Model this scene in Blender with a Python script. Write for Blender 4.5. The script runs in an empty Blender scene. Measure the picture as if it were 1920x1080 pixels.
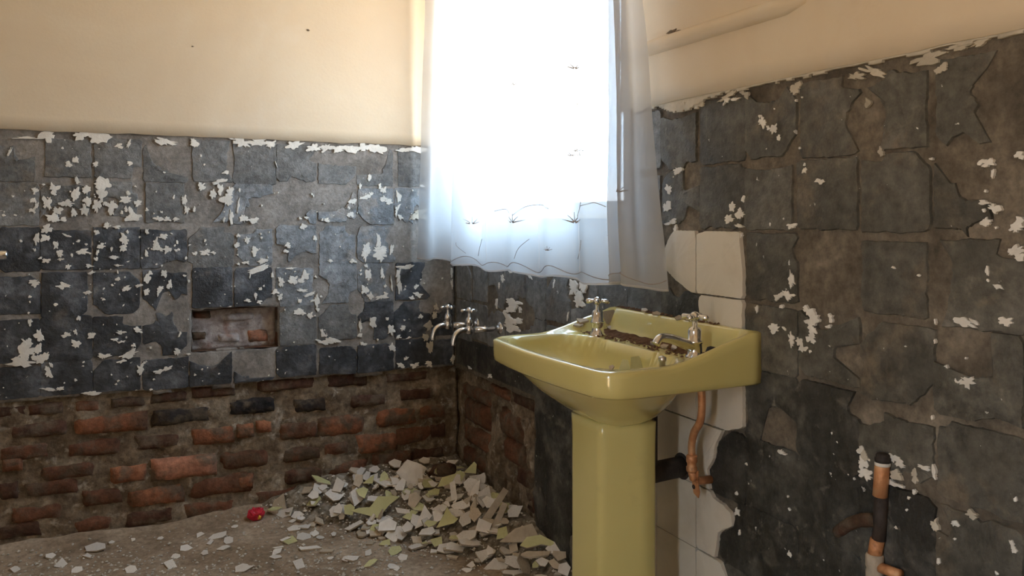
import bpy, bmesh, math, random
from mathutils import Vector, Matrix, noise

random.seed(7)
sc = bpy.context.scene
C = sc.collection

# ------------------------------------------------------------------ camera
F_PX = 1540.0
YAW = math.radians(25.8)
CAM = Vector((-1.227, -3.071, 1.08))
FWD = Vector((math.sin(YAW), math.cos(YAW), 0))
RGT = Vector((math.cos(YAW), -math.sin(YAW), 0))
HOR = 408.0
cam_d = bpy.data.cameras.new('camera')
cam = bpy.data.objects.new('camera', cam_d)
C.objects.link(cam)
cam.location = CAM
cam.rotation_euler = (math.radians(90), 0, -YAW)
cam_d.sensor_width = 36.0
cam_d.lens = 36.0 * F_PX / 1920.0
cam_d.shift_y = -(540.0 - HOR) / 1920.0
cam_d.clip_start = 0.02
sc.camera = cam

# ------------------------------------------------------------------ daylight
SKY = 9.0
world = bpy.data.worlds.new('daylight')
sc.world = world
world.use_nodes = True
wn = world.node_tree
wn.nodes.clear()
w_out = wn.nodes.new('ShaderNodeOutputWorld')
w_bg = wn.nodes.new('ShaderNodeBackground')
w_geo = wn.nodes.new('ShaderNodeTexCoord')
w_sep = wn.nodes.new('ShaderNodeSeparateXYZ')
w_rmp = wn.nodes.new('ShaderNodeValToRGB')
wn.links.new(w_geo.outputs['Generated'], w_sep.inputs[0])
w_map = wn.nodes.new('ShaderNodeMapRange')
w_map.inputs[1].default_value = -0.06
w_map.inputs[2].default_value = 0.06
wn.links.new(w_sep.outputs[2], w_map.inputs[0])
wn.links.new(w_map.outputs[0], w_rmp.inputs[0])
w_rmp.color_ramp.elements[0].color = (0.74, 0.49, 0.25, 1)      # sunlit earth below the horizon
w_rmp.color_ramp.elements[1].color = (0.62, 0.80, 1.0, 1)       # bright hazy sky
wn.links.new(w_rmp.outputs[0], w_bg.inputs[0])
w_bg.inputs[1].default_value = SKY
wn.links.new(w_bg.outputs[0], w_out.inputs[0])


def portal(name, loc, rot, sx, sy):
    d = bpy.data.lights.new(name, 'AREA')
    d.shape = 'RECTANGLE'
    d.size = sx
    d.size_y = sy
    d.cycles.is_portal = True
    o = bpy.data.objects.new(name, d)
    C.objects.link(o)
    o.location = loc
    o.rotation_euler = rot
    return o


# window in the right-hand wall, unseen doorway added in the left wall for fill
WT0, WT1, WZ0, WZ1 = 0.20, 1.22, 1.09, 2.20
DY0, DY1, DZ1 = -3.34, -2.97, 2.02
ROOM_X, ROOM_Y, ROOM_H = -2.40, -3.75, 2.60
portal('window_daylight', (0.20, -(WT0 + WT1) / 2, (WZ0 + WZ1) / 2), (0, math.radians(90), 0), WZ1 - WZ0, WT1 - WT0)
portal('added_doorway_portal', (ROOM_X - 0.16, (DY0 + DY1) / 2, DZ1 / 2), (0, math.radians(-90), 0), DZ1, DY1 - DY0)

sc.view_settings.view_transform = 'Standard'
sc.view_settings.look = 'None'
sc.view_settings.gamma = 1.0
sc.view_settings.use_curve_mapping = False
sc.view_settings.exposure = 1.55


# ------------------------------------------------------------------ helpers
def nz(x, y, z=0.0):
    return noise.noise(Vector((x, y, z)))


def fbm(x, y, z=0.0, o=4):
    s, a, f = 0.0, 1.0, 1.0
    for _ in range(o):
        s += a * noise.noise(Vector((x * f, y * f, z * f)))
        a *= 0.5
        f *= 2.1
    return s


def sstep(a, b, x):
    t = max(0.0, min(1.0, (x - a) / (b - a)))
    return t * t * (3 - 2 * t)


def proj(p):
    d = Vector(p) - CAM
    dep = d.dot(FWD)
    return 960 + F_PX * d.dot(RGT) / dep, HOR - F_PX * d.z / dep


def ray(X, Y):
    return FWD + RGT * ((X - 960) / F_PX) + Vector((0, 0, (HOR - Y) / F_PX))


def px_back(X, Y):           # pixel -> (distance left of the corner, height) on the back wall
    r = ray(X, Y)
    k = -CAM.y / r.y
    p = CAM + r * k
    return -p.x, p.z


def px_right(X, Y):          # pixel -> (distance from the corner, height) on the right wall
    r = ray(X, Y)
    k = -CAM.x / r.x
    p = CAM + r * k
    return -p.y, p.z


def at_x(X, Y, x):
    r = ray(X, Y)
    return CAM + r * ((x - CAM.x) / r.x)


def back(a, z, h=0.0):
    return (-a, -h, z)


def right(a, z, h=0.0):
    return (-h, -a, z)


def make_obj(name, verts, faces, mats, parent=None, smooth=False, fmat=None, loc=None, recalc=True):
    base = Vector(loc) if loc is not None else Vector((0, 0, 0))
    off = Vector(base)
    p = parent
    while p is not None:
        off = off + p.location
        p = p.parent
    me = bpy.data.meshes.new(name)
    me.from_pydata([tuple(Vector(v) - off) for v in verts], [], faces)
    if not isinstance(mats, (list, tuple)):
        mats = [mats]
    for m in mats:
        me.materials.append(m)
    if fmat:
        for i, k in enumerate(fmat):
            me.polygons[i].material_index = k
    if recalc:
        bm = bmesh.new()
        bm.from_mesh(me)
        bmesh.ops.recalc_face_normals(bm, faces=bm.faces)
        bm.to_mesh(me)
        bm.free()
    if smooth:
        for f in me.polygons:
            f.use_smooth = True
    o = bpy.data.objects.new(name, me)
    C.objects.link(o)
    o.location = base
    if parent:
        o.parent = parent
    return o


def empty(name, loc):
    o = bpy.data.objects.new(name, None)
    C.objects.link(o)
    o.location = loc
    o.empty_display_size = 0.05
    return o


def tag(o, label=None, cat=None, group=None, kind=None):
    if label:
        o['label'] = label
    if cat:
        o['category'] = cat
    if group:
        o['group'] = group
    if kind:
        o['kind'] = kind
    return o


class Geo:
    def __init__(self):
        self.v, self.f, self.m = [], [], []

    def add(self, v, f, m=0):
        b = len(self.v)
        self.v += [tuple(p) for p in v]
        self.f += [tuple(i + b for i in q) for q in f]
        self.m += [m] * len(f)
        return self

    def box(self, x0, y0, z0, x1, y1, z1, m=0):
        v = [(x0, y0, z0), (x1, y0, z0), (x1, y1, z0), (x0, y1, z0), (x0, y0, z1), (x1, y0, z1), (x1, y1, z1), (x0, y1, z1)]
        f = [(0, 3, 2, 1), (4, 5, 6, 7), (0, 1, 5, 4), (1, 2, 6, 5), (2, 3, 7, 6), (3, 0, 4, 7)]
        return self.add(v, f, m)

    def tube(self, pts, rad, seg=12, m=0, cap=True, flat=None):
        pts = [Vector(p) for p in pts]
        n = len(pts)
        rr = rad if isinstance(rad, (list, tuple)) else [rad] * n
        t0 = (pts[1] - pts[0]).normalized()
        up = Vector((0, 0, 1)) if abs(t0.z) < 0.9 else Vector((1, 0, 0))
        nrm = (up - t0 * up.dot(t0)).normalized()
        v, f = [], []
        for i, p in enumerate(pts):
            t = (pts[min(i + 1, n - 1)] - pts[max(i - 1, 0)]).normalized()
            nrm = (nrm - t * nrm.dot(t)).normalized()
            b = t.cross(nrm)
            for k in range(seg):
                a = 2 * math.pi * k / seg
                v.append(p + (nrm * math.cos(a) * (flat or 1.0) + b * math.sin(a)) * rr[i])
        for i in range(n - 1):
            for k in range(seg):
                k2 = (k + 1) % seg
                f.append((i * seg + k, i * seg + k2, (i + 1) * seg + k2, (i + 1) * seg + k))
        if cap:
            f.append(tuple(range(seg - 1, -1, -1)))
            f.append(tuple((n - 1) * seg + k for k in range(seg)))
        return self.add(v, f, m)

    def lathe(self, org, axis, prof, seg=20, m=0):
        org = Vector(org)
        ax = Vector(axis).normalized()
        up = Vector((0, 0, 1)) if abs(ax.z) < 0.9 else Vector((1, 0, 0))
        a1 = (up - ax * up.dot(ax)).normalized()
        a2 = ax.cross(a1)
        v, f = [], []
        for r, h in prof:
            for k in range(seg):
                a = 2 * math.pi * k / seg
                v.append(org + ax * h + (a1 * math.cos(a) + a2 * math.sin(a)) * max(r, 1e-4))
        for i in range(len(prof) - 1):
            for k in range(seg):
                k2 = (k + 1) % seg
                f.append((i * seg + k, i * seg + k2, (i + 1) * seg + k2, (i + 1) * seg + k))
        f.append(tuple(range(seg - 1, -1, -1)))
        f.append(tuple((len(prof) - 1) * seg + k for k in range(seg)))
        return self.add(v, f, m)

    def obj(self, name, mats, parent=None, smooth=False, loc=None):
        o = make_obj(name, self.v, self.f, mats, parent, smooth, self.m, loc)
        return o


def smooth_path(pts, n=6):
    pts = [Vector(p) for p in pts]
    out = []
    for i in range(len(pts) - 1):
        p0, p1, p2, p3 = pts[max(i - 1, 0)], pts[i], pts[i + 1], pts[min(i + 2, len(pts) - 1)]
        for k in range(n):
            t = k / n
            out.append(0.5 * ((2 * p1) + (p2 - p0) * t + (2 * p0 - 5 * p1 + 4 * p2 - p3) * t * t + (3 * p1 - p0 - 3 * p2 + p3) * t ** 3))
    out.append(pts[-1])
    return out


# ------------------------------------------------------------------ materials
def new_mat(name):
    m = bpy.data.materials.new(name)
    m.use_nodes = True
    nt = m.node_tree
    nt.nodes.clear()
    out = nt.nodes.new('ShaderNodeOutputMaterial')
    b = nt.nodes.new('ShaderNodeBsdfPrincipled')
    nt.links.new(b.outputs[0], out.inputs[0])
    return m, nt, b


def ramp(nt, src, stops):
    r = nt.nodes.new('ShaderNodeValToRGB')
    e = r.color_ramp.elements
    e[0].position, e[0].color = stops[0][0], (*stops[0][1], 1)
    e[1].position, e[1].color = stops[-1][0], (*stops[-1][1], 1)
    for p, c in stops[1:-1]:
        k = e.new(p)
        k.color = (*c, 1)
    nt.links.new(src, r.inputs[0])
    return r.outputs[0]


def ntex(nt, vec, scale, detail=5, rough=0.55, dist=0.0):
    t = nt.nodes.new('ShaderNodeTexNoise')
    t.inputs['Scale'].default_value = scale
    t.inputs['Detail'].default_value = detail
    t.inputs['Roughness'].default_value = rough
    t.inputs['Distortion'].default_value = dist
    nt.links.new(vec, t.inputs['Vector'])
    return t.outputs[0]


def mix(nt, fac, a, b, mode='MIX'):
    x = nt.nodes.new('ShaderNodeMix')
    x.data_type = 'RGBA'
    x.blend_type = mode
    for s, i in ((fac, 0), (a, 6), (b, 7)):
        if isinstance(s, (int, float)):
            x.inputs[i].default_value = s
        elif isinstance(s, tuple):
            x.inputs[i].default_value = (*s, 1)
        else:
            nt.links.new(s, x.inputs[i])
    return x.outputs[2]


def pmat(name, stops, scale=8, rough=0.8, bump=0.25, bscale=60, detail=6, over=None, flecks=None, vary=0.0,
         obj_space=False, spec=0.5, metal=0.0, dist=0.4, rvar=0.0, coat=0.0, grain=0.0, gscale=55):
    """stops: ramp over a large noise; over: list of (noise scale, lo, hi, colour, amount); flecks: the same, sharp"""
    m, nt, b = new_mat(name)
    if obj_space:
        tc = nt.nodes.new('ShaderNodeTexCoord')
        vec = tc.outputs['Object']
    else:
        g = nt.nodes.new('ShaderNodeNewGeometry')
        vec = g.outputs['Position']
    col = ramp(nt, ntex(nt, vec, scale, detail, 0.6, dist), stops)
    for lst, sharp in ((over or [], False), (flecks or [], True)):
        for i, (s, lo, hi, c, amt) in enumerate(lst):
            mp = nt.nodes.new('ShaderNodeMapping')
            mp.inputs['Location'].default_value = (3.1 * i + 1.7, 5.3 * i, 2.2 + i)
            nt.links.new(vec, mp.inputs[0])
            mr = nt.nodes.new('ShaderNodeMapRange')
            mr.inputs[1].default_value, mr.inputs[2].default_value = lo, hi
            mr.inputs[4].default_value = amt
            nt.links.new(ntex(nt, mp.outputs[0], s, 3 if sharp else 6, 0.5 if sharp else 0.62, 0.3), mr.inputs[0])
            col = mix(nt, mr.outputs[0], col, c)
    if grain:
        mr = nt.nodes.new('ShaderNodeMapRange')
        mr.inputs[1].default_value, mr.inputs[2].default_value = 0.32, 0.68
        mr.inputs[3].default_value, mr.inputs[4].default_value = 1 - grain, 1 + grain
        nt.links.new(ntex(nt, vec, gscale, 5, 0.7), mr.inputs[0])
        vm = nt.nodes.new('ShaderNodeVectorMath')
        vm.operation = 'SCALE'
        nt.links.new(col, vm.inputs[0])
        nt.links.new(mr.outputs[0], vm.inputs['Scale'])
        col = vm.outputs[0]
    if vary:
        oi = nt.nodes.new('ShaderNodeObjectInfo')
        mr = nt.nodes.new('ShaderNodeMapRange')
        mr.inputs[3].default_value, mr.inputs[4].default_value = 1 - vary, 1 + vary
        nt.links.new(oi.outputs['Random'], mr.inputs[0])
        vm = nt.nodes.new('ShaderNodeVectorMath')
        vm.operation = 'SCALE'
        nt.links.new(col, vm.inputs[0])
        nt.links.new(mr.outputs[0], vm.inputs['Scale'])
        col = vm.outputs[0]
    nt.links.new(col, b.inputs['Base Color'])
    b.inputs['Roughness'].default_value = rough
    if rvar:
        mr = nt.nodes.new('ShaderNodeMapRange')
        mr.inputs[1].default_value, mr.inputs[2].default_value = 0.35, 0.65
        mr.inputs[3].default_value, mr.inputs[4].default_value = rough - rvar, rough + rvar
        nt.links.new(ntex(nt, vec, 14, 4), mr.inputs[0])
        nt.links.new(mr.outputs[0], b.inputs['Roughness'])
    b.inputs['Metallic'].default_value = metal
    b.inputs['Specular IOR Level'].default_value = spec
    if coat:
        b.inputs['Coat Weight'].default_value = coat
        b.inputs['Coat Roughness'].default_value = 0.12
    if bump:
        bp = nt.nodes.new('ShaderNodeBump')
        bp.inputs['Strength'].default_value = bump
        bp.inputs['Distance'].default_value = 0.006
        nt.links.new(ntex(nt, vec, bscale, 6, 0.65), bp.inputs['Height'])
        nt.links.new(bp.outputs[0], b.inputs['Normal'])
    return m


WHITE_FLECK = (0.72, 0.70, 0.66)
M = {}
M['cream'] = pmat('cream_paint', [(0.3, (0.67, 0.55, 0.395)), (0.55, (0.71, 0.60, 0.445)), (0.75, (0.74, 0.65, 0.505))], 2.2, 0.55, 0.10, 90,
                  over=[(1.6, 0.55, 0.72, (0.76, 0.70, 0.61), 0.6)])
M['ceiling'] = pmat('ceiling_paint', [(0.3, (0.78, 0.74, 0.66)), (0.7, (0.84, 0.81, 0.74))], 2, 0.8, 0.1)
M['under'] = pmat('bare_plaster', [(0.3, (0.075, 0.062, 0.045)), (0.5, (0.145, 0.12, 0.09)), (0.68, (0.23, 0.195, 0.148))], 9, 0.85, 0.5, 110,
                  over=[(5, 0.5, 0.66, (0.075, 0.062, 0.046), 0.6)], grain=0.35, rvar=0.1)
M['under_grey'] = pmat('pale_bare_plaster', [(0.3, (0.13, 0.118, 0.105)), (0.5, (0.235, 0.215, 0.195)), (0.68, (0.33, 0.305, 0.28))], 9, 0.8, 0.5, 110,
                       over=[(5, 0.55, 0.68, (0.10, 0.088, 0.072), 0.6), (16, 0.60, 0.70, (0.14, 0.14, 0.145), 0.5)], grain=0.3, rvar=0.1)
BROWN = (0.155, 0.132, 0.105)
M['bed'] = pmat('cement_bed', [(0.28, (0.085, 0.087, 0.086)), (0.5, (0.15, 0.153, 0.152)), (0.72, (0.235, 0.238, 0.236))], 7, 0.55, 0.6, 120,
                over=[(4, 0.56, 0.68, (0.06, 0.056, 0.047), 0.6), (6.5, 0.58, 0.66, BROWN, 0.7), (19, 0.58, 0.72, (0.20, 0.185, 0.16), 0.55)],
                flecks=[(48, 0.725, 0.745, WHITE_FLECK, 0.8)], vary=0.16, grain=0.42, gscale=42, rvar=0.14)
M['bed_window_tint'] = pmat('window_tinted_cement_bed', [(0.28, (0.115, 0.124, 0.134)), (0.5, (0.205, 0.22, 0.235)), (0.72, (0.31, 0.33, 0.35))], 7, 0.42, 0.55, 110,  # grey cement with the bluish window light tinted into its colour
                     over=[(6, 0.56, 0.66, (0.085, 0.088, 0.09), 0.65), (7.5, 0.56, 0.62, (0.27, 0.245, 0.22), 0.8), (26, 0.60, 0.66, (0.07, 0.068, 0.062), 0.6), (19, 0.6, 0.72, (0.26, 0.24, 0.21), 0.5)],
                     flecks=[(44, 0.71, 0.73, WHITE_FLECK, 0.9)], vary=0.14, grain=0.42, gscale=42, rvar=0.14)
M['bed_dark'] = pmat('black_adhesive_bed', [(0.3, (0.013, 0.015, 0.018)), (0.5, (0.040, 0.045, 0.053)), (0.7, (0.14, 0.152, 0.172))], 10, 0.48, 0.65, 90,
                     over=[(7, 0.57, 0.68, (0.17, 0.185, 0.21), 0.55), (9, 0.60, 0.68, (0.12, 0.105, 0.088), 0.6), (21, 0.62, 0.72, (0.16, 0.152, 0.14), 0.5)],
                     flecks=[(40, 0.70, 0.72, WHITE_FLECK, 0.9)], vary=0.2, grain=0.42, gscale=42, rvar=0.14)
M['bed_fill_tint'] = pmat('fill_tinted_cement_bed', [(0.28, (0.046, 0.043, 0.034)), (0.5, (0.088, 0.083, 0.068)), (0.72, (0.15, 0.142, 0.12))], 7, 0.55, 0.6, 120,  # same grey cement, warm fill light on the right wall mixed into the colour
                over=[(4, 0.56, 0.68, (0.062, 0.055, 0.040), 0.6), (6.5, 0.57, 0.66, (0.16, 0.128, 0.09), 0.75), (19, 0.58, 0.72, (0.20, 0.18, 0.145), 0.55)],
                flecks=[(48, 0.725, 0.745, WHITE_FLECK, 0.8)], vary=0.16, grain=0.42, gscale=42, rvar=0.14)
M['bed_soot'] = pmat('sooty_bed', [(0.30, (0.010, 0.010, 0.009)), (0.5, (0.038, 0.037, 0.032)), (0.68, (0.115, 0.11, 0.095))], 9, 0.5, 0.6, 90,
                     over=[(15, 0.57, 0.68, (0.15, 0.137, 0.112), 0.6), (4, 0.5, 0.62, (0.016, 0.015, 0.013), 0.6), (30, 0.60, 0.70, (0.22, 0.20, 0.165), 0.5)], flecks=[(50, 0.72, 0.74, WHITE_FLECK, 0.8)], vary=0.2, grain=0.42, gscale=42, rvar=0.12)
M['chip'] = pmat('white_tile_glue', [(0.3, (0.66, 0.63, 0.57)), (0.6, (0.78, 0.755, 0.70))], 20, 0.6, 0.3, 150, vary=0.08)
M['chip_tan'] = pmat('tan_tile_glue', [(0.3, (0.40, 0.36, 0.28)), (0.6, (0.55, 0.50, 0.41))], 20, 0.7, 0.4, 120, vary=0.15)
M['tile'] = pmat('beige_wall_tile', [(0.3, (0.60, 0.545, 0.45)), (0.7, (0.70, 0.645, 0.55))], 3, 0.42, 0.05, 30,
                 over=[(5, 0.56, 0.75, (0.42, 0.36, 0.27), 0.5)], vary=0.04)
M['niche'] = pmat('niche_mortar', [(0.3, (0.17, 0.135, 0.12)), (0.5, (0.38, 0.335, 0.32)), (0.7, (0.54, 0.51, 0.50))], 30, 0.95, 0.8, 90, over=[(14, 0.55, 0.68, (0.26, 0.13, 0.09), 0.6)], spec=0.2)
M['grout'] = pmat('tile_grout', [(0.3, (0.14, 0.11, 0.08)), (0.7, (0.28, 0.24, 0.19))], 30, 0.9, 0.4, 120)
M['mortar'] = pmat('dirty_mortar', [(0.28, (0.085, 0.058, 0.037)), (0.48, (0.19, 0.143, 0.098)), (0.62, (0.275, 0.22, 0.16)), (0.76, (0.38, 0.33, 0.265))], 11, 0.95, 0.9, 85,
                   over=[(5, 0.50, 0.62, (0.095, 0.062, 0.036), 0.55), (23, 0.56, 0.66, (0.46, 0.42, 0.36), 0.6), (8, 0.56, 0.66, (0.30, 0.26, 0.20), 0.6)], grain=0.45, gscale=48, spec=0.2)


def brick_mat(name, c1, c2):
    return pmat(name, [(0.3, c1), (0.7, c2)], 14, 0.92, 0.8, 90,
                over=[(13, 0.47, 0.60, (0.135, 0.105, 0.075), 0.88), (6, 0.52, 0.66, (0.085, 0.055, 0.034), 0.75)], vary=0.15, spec=0.2, grain=0.35, gscale=50)


M['br_orange'] = brick_mat('orange_brick', (0.23, 0.090, 0.046), (0.36, 0.155, 0.085))
M['br_pink'] = brick_mat('pink_brick', (0.33, 0.145, 0.09), (0.45, 0.22, 0.145))
M['br_brown'] = brick_mat('brown_brick', (0.11, 0.05, 0.03), (0.19, 0.085, 0.05))
M['br_dark'] = brick_mat('dark_maroon_brick', (0.055, 0.028, 0.020), (0.11, 0.055, 0.036))
M['br_black'] = brick_mat('black_brick', (0.014, 0.013, 0.014), (0.04, 0.036, 0.036))
M['floor'] = pmat('dirt_floor', [(0.28, (0.19, 0.140, 0.096)), (0.5, (0.33, 0.255, 0.185)), (0.72, (0.44, 0.355, 0.27))], 6, 0.95, 0.5, 100,
                  over=[(2.2, 0.45, 0.62, (0.22, 0.165, 0.11), 0.6), (40, 0.64, 0.72, (0.34, 0.30, 0.245), 0.45)],
                  flecks=[(90, 0.74, 0.76, (0.62, 0.60, 0.55), 0.9)], grain=0.3, gscale=60, spec=0.2)
M['dirt'] = pmat('brown_soil', [(0.3, (0.09, 0.045, 0.025)), (0.6, (0.20, 0.115, 0.07))], 60, 0.95, 0.8, 200, spec=0.2)
M['crumb'] = pmat('pale_crumbs', [(0.3, (0.34, 0.305, 0.25)), (0.6, (0.62, 0.58, 0.52))], 25, 0.9, 0.3, 120, spec=0.2)
M['sh_white'] = pmat('pale_tile_back', [(0.3, (0.58, 0.545, 0.50)), (0.6, (0.74, 0.705, 0.66))], 18, 0.85, 0.3, 140, vary=0.14, obj_space=True)
M['sh_tan'] = pmat('tan_biscuit', [(0.3, (0.38, 0.315, 0.235)), (0.6, (0.54, 0.46, 0.36))], 18, 0.9, 0.35, 120, vary=0.18, obj_space=True)
M['sh_green'] = pmat('lime_glaze', [(0.3, (0.44, 0.43, 0.20)), (0.6, (0.54, 0.53, 0.28))], 10, 0.45, 0.15, 60, vary=0.12, obj_space=True)
M['basin'] = pmat('avocado_ceramic', [(0.3, (0.645, 0.565, 0.215)), (0.7, (0.675, 0.595, 0.245))], 3, 0.16, 0.0,
                  over=[(8, 0.62, 0.80, (0.42, 0.36, 0.17), 0.35)], coat=0.5)
M['chrome'] = pmat('chrome', [(0.3, (0.72, 0.73, 0.75)), (0.7, (0.82, 0.83, 0.85))], 30, 0.16, 0.0, metal=1.0, rvar=0.06)
M['chrome_old'] = pmat('dull_chrome', [(0.3, (0.38, 0.37, 0.36)), (0.7, (0.66, 0.65, 0.64))], 60, 0.3, 0.1, 90, metal=1.0, rvar=0.1)
M['copper'] = pmat('old_copper', [(0.3, (0.42, 0.17, 0.07)), (0.5, (0.62, 0.30, 0.14)), (0.7, (0.66, 0.43, 0.24))], 26, 0.5, 0.3, 120, metal=0.35,
                   over=[(30, 0.58, 0.68, (0.20, 0.09, 0.045), 0.7)])
M['iron'] = pmat('black_iron', [(0.3, (0.012, 0.010, 0.009)), (0.7, (0.05, 0.035, 0.028))], 30, 0.7, 0.4, 120)
M['rubber'] = pmat('black_rubber', [(0.3, (0.012, 0.012, 0.012)), (0.7, (0.025, 0.024, 0.023))], 30, 0.6, 0.1)
M['frame'] = pmat('window_paint', [(0.3, (0.66, 0.65, 0.62)), (0.7, (0.74, 0.73, 0.70))], 8, 0.5, 0.1)
M['red'] = pmat('red_foil', [(0.3, (0.50, 0.012, 0.035)), (0.7, (0.66, 0.03, 0.07))], 60, 0.35, 0.2, 90)
M['yellow'] = pmat('yellow_foil', [(0.3, (0.70, 0.38, 0.03)), (0.7, (0.75, 0.48, 0.05))], 60, 0.4, 0.2)
M['thread'] = pmat('brown_thread', [(0.3, (0.28, 0.23, 0.20)), (0.7, (0.40, 0.34, 0.30))], 80, 0.8, 0.2, 200)
M['crack'] = pmat('dark_crack', [(0.3, (0.10, 0.07, 0.045)), (0.7, (0.20, 0.15, 0.10))], 60, 0.95, 0.4, 120)
M['drain'] = pmat('dark_drain', [(0.3, (0.02, 0.02, 0.012)), (0.7, (0.05, 0.045, 0.03))], 60, 0.7, 0.1)


def glass_mat():
    m, nt, b = new_mat('window_glass')
    nt.nodes.remove(b)
    out = nt.nodes['Material Output'] if 'Material Output' in nt.nodes else [n for n in nt.nodes if n.type == 'OUTPUT_MATERIAL'][0]
    t = nt.nodes.new('ShaderNodeBsdfTransparent')
    t.inputs[0].default_value = (0.93, 0.96, 0.97, 1)
    g = nt.nodes.new('ShaderNodeBsdfGlossy')
    g.inputs['Roughness'].default_value = 0.05
    x = nt.nodes.new('ShaderNodeMixShader')
    x.inputs[0].default_value = 0.06
    nt.links.new(t.outputs[0], x.inputs[1])
    nt.links.new(g.outputs[0], x.inputs[2])
    nt.links.new(x.outputs[0], out.inputs[0])
    return m


def net_mat(name, col, open_):
    m, nt, b = new_mat(name)
    nt.nodes.remove(b)
    out = [n for n in nt.nodes if n.type == 'OUTPUT_MATERIAL'][0]
    g = nt.nodes.new('ShaderNodeNewGeometry')
    d = nt.nodes.new('ShaderNodeBsdfDiffuse')
    t = nt.nodes.new('ShaderNodeBsdfTranslucent')
    p = nt.nodes.new('ShaderNodeBsdfTransparent')
    c = ramp(nt, ntex(nt, g.outputs['Position'], 5, 4), [(0.35, tuple(k * 0.93 for k in col)), (0.65, col)])
    nt.links.new(c, d.inputs[0])
    nt.links.new(c, t.inputs[0])
    a = nt.nodes.new('ShaderNodeMixShader')
    a.inputs[0].default_value = 0.55
    nt.links.new(d.outputs[0], a.inputs[1])
    nt.links.new(t.outputs[0], a.inputs[2])
    x = nt.nodes.new('ShaderNodeMixShader')
    x.inputs[0].default_value = open_
    nt.links.new(a.outputs[0], x.inputs[1])
    nt.links.new(p.outputs[0], x.inputs[2])
    nt.links.new(x.outputs[0], out.inputs[0])
    return m


M['glass'] = glass_mat()
M['net'] = net_mat('net_curtain', (0.66, 0.67, 0.69), 0.30)
M['hem'] = net_mat('net_hem', (0.80, 0.78, 0.77), 0.15)


# ------------------------------------------------------------------ structure
def wall(name, label, geo, mat):
    o = geo.obj(name, mat)
    tag(o, label, 'wall', kind='structure')
    return o


TOP = 1.362          # top of the stripped tile dado
PLB = 0.486          # bottom of the plaster where the bath stood
NA0, NA1, NZ0, NZ1 = 0.692, 0.986, 0.609, 0.756     # soap niche in the back wall

g = Geo()
g.box(-NA0, 0.035, 0, 0.30, 0.30, ROOM_H)
g.box(ROOM_X - 0.2, 0.035, 0, -NA1, 0.30, ROOM_H)
g.box(-NA1, 0.035, 0, -NA0, 0.30, NZ0)
g.box(-NA1, 0.035, NZ1, -NA0, 0.30, ROOM_H)
g.box(-NA1, 0.10, NZ0, -NA0, 0.30, NZ1)
wall_back = wall('wall_back', 'back wall with cream paint above stripped tiles and bare brick below', g, M['mortar'])

g = Geo()
g.box(0.045, -WT0, 0, 0.22, 0.035, ROOM_H)
g.box(0.045, ROOM_Y - 0.2, 0, 0.22, -WT1, ROOM_H)
g.box(0.045, -WT1, 0, 0.22, -WT0, WZ0)
g.box(0.045, -WT1, WZ1, 0.22, -WT0, ROOM_H)
wall_right = wall('wall_right', 'window wall behind the basin, cream above and stripped of tiles below', g, M['mortar'])

g = Geo()
g.box(ROOM_X - 0.2, ROOM_Y, 0, ROOM_X, DY0, ROOM_H)
g.box(ROOM_X - 0.2, DY1, 0, ROOM_X, 0.035, ROOM_H)
g.box(ROOM_X - 0.2, DY0, DZ1, ROOM_X, DY1, ROOM_H)
wall_left = wall('wall_left', 'plain cream side wall with an added fill-light doorway left of the camera', g, M['cream'])
g = Geo()
g.box(ROOM_X - 0.2, ROOM_Y - 0.2, 0, 0.045, ROOM_Y, ROOM_H)
wall_front = wall('wall_front', 'plain cream wall behind the camera', g, M['cream'])
g = Geo()
g.box(ROOM_X - 0.2, ROOM_Y - 0.2, ROOM_H, 0.22, 0.30, ROOM_H + 0.1)
ceiling = g.obj('ceiling', M['ceiling'])
tag(ceiling, 'plain off-white ceiling above the washroom', 'ceiling', kind='structure')

# frame of the unseen doorway added beside the camera for fill light
g = Geo()
g.box(ROOM_X - 0.2, DY0, 0, ROOM_X + 0.01, DY0 + 0.05, DZ1)
g.box(ROOM_X - 0.2, DY1 - 0.05, 0, ROOM_X + 0.01, DY1, DZ1)
g.box(ROOM_X - 0.2, DY0, DZ1 - 0.05, ROOM_X + 0.01, DY1, DZ1)
door = g.obj('added_doorway_1', M['frame'])
tag(door, 'unseen doorway frame added in the left wall for fill light', 'doorway', kind='structure')


def heap_h(x, y):
    f = 1 - (max(-x, 0) / 0.78) ** 0.85 - (max(-y, 0) / 1.15) ** 0.85
    return max(0.0, min(0.30 * f, 0.098)) if f > 0 else 0.0


def floor_h(x, y):
    return 0.010 * fbm(x * 3.1, y * 3.1, 4.0, 3) + 0.005 * nz(x * 22, y * 22) + 0.05 * math.exp(-(max(-y, 0) / 0.07)) * (0.6 + 0.5 * nz(x * 5, 2.2))


def grid_lines(a, b, step, extra=()):
    n = max(1, int(round((b - a) / step)))
    L = [a + (b - a) * i / n for i in range(n + 1)]
    for e in extra:
        j = min(range(len(L)), key=lambda i: abs(L[i] - e))
        if 0 < j < len(L) - 1 and abs(L[j] - e) < step * 0.51:
            L[j] = e
        else:
            L.append(e)
    return sorted(set(L))


v, f = [], []
xs = grid_lines(ROOM_X, 0.045, 0.03)
ys = grid_lines(ROOM_Y - 0.2, 0.035, 0.03)
for y in ys:
    for x in xs:
        v.append((x, y, floor_h(x, y)))
nx = len(xs)
for j in range(len(ys) - 1):
    for i in range(nx - 1):
        f.append((j * nx + i, j * nx + i + 1, (j + 1) * nx + i + 1, (j + 1) * nx + i))
floor = make_obj('floor', v, f, M['floor'], smooth=True, recalc=False)
tag(floor, 'brown dirt covered floor strewn with crumbs', 'floor', kind='structure')


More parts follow.
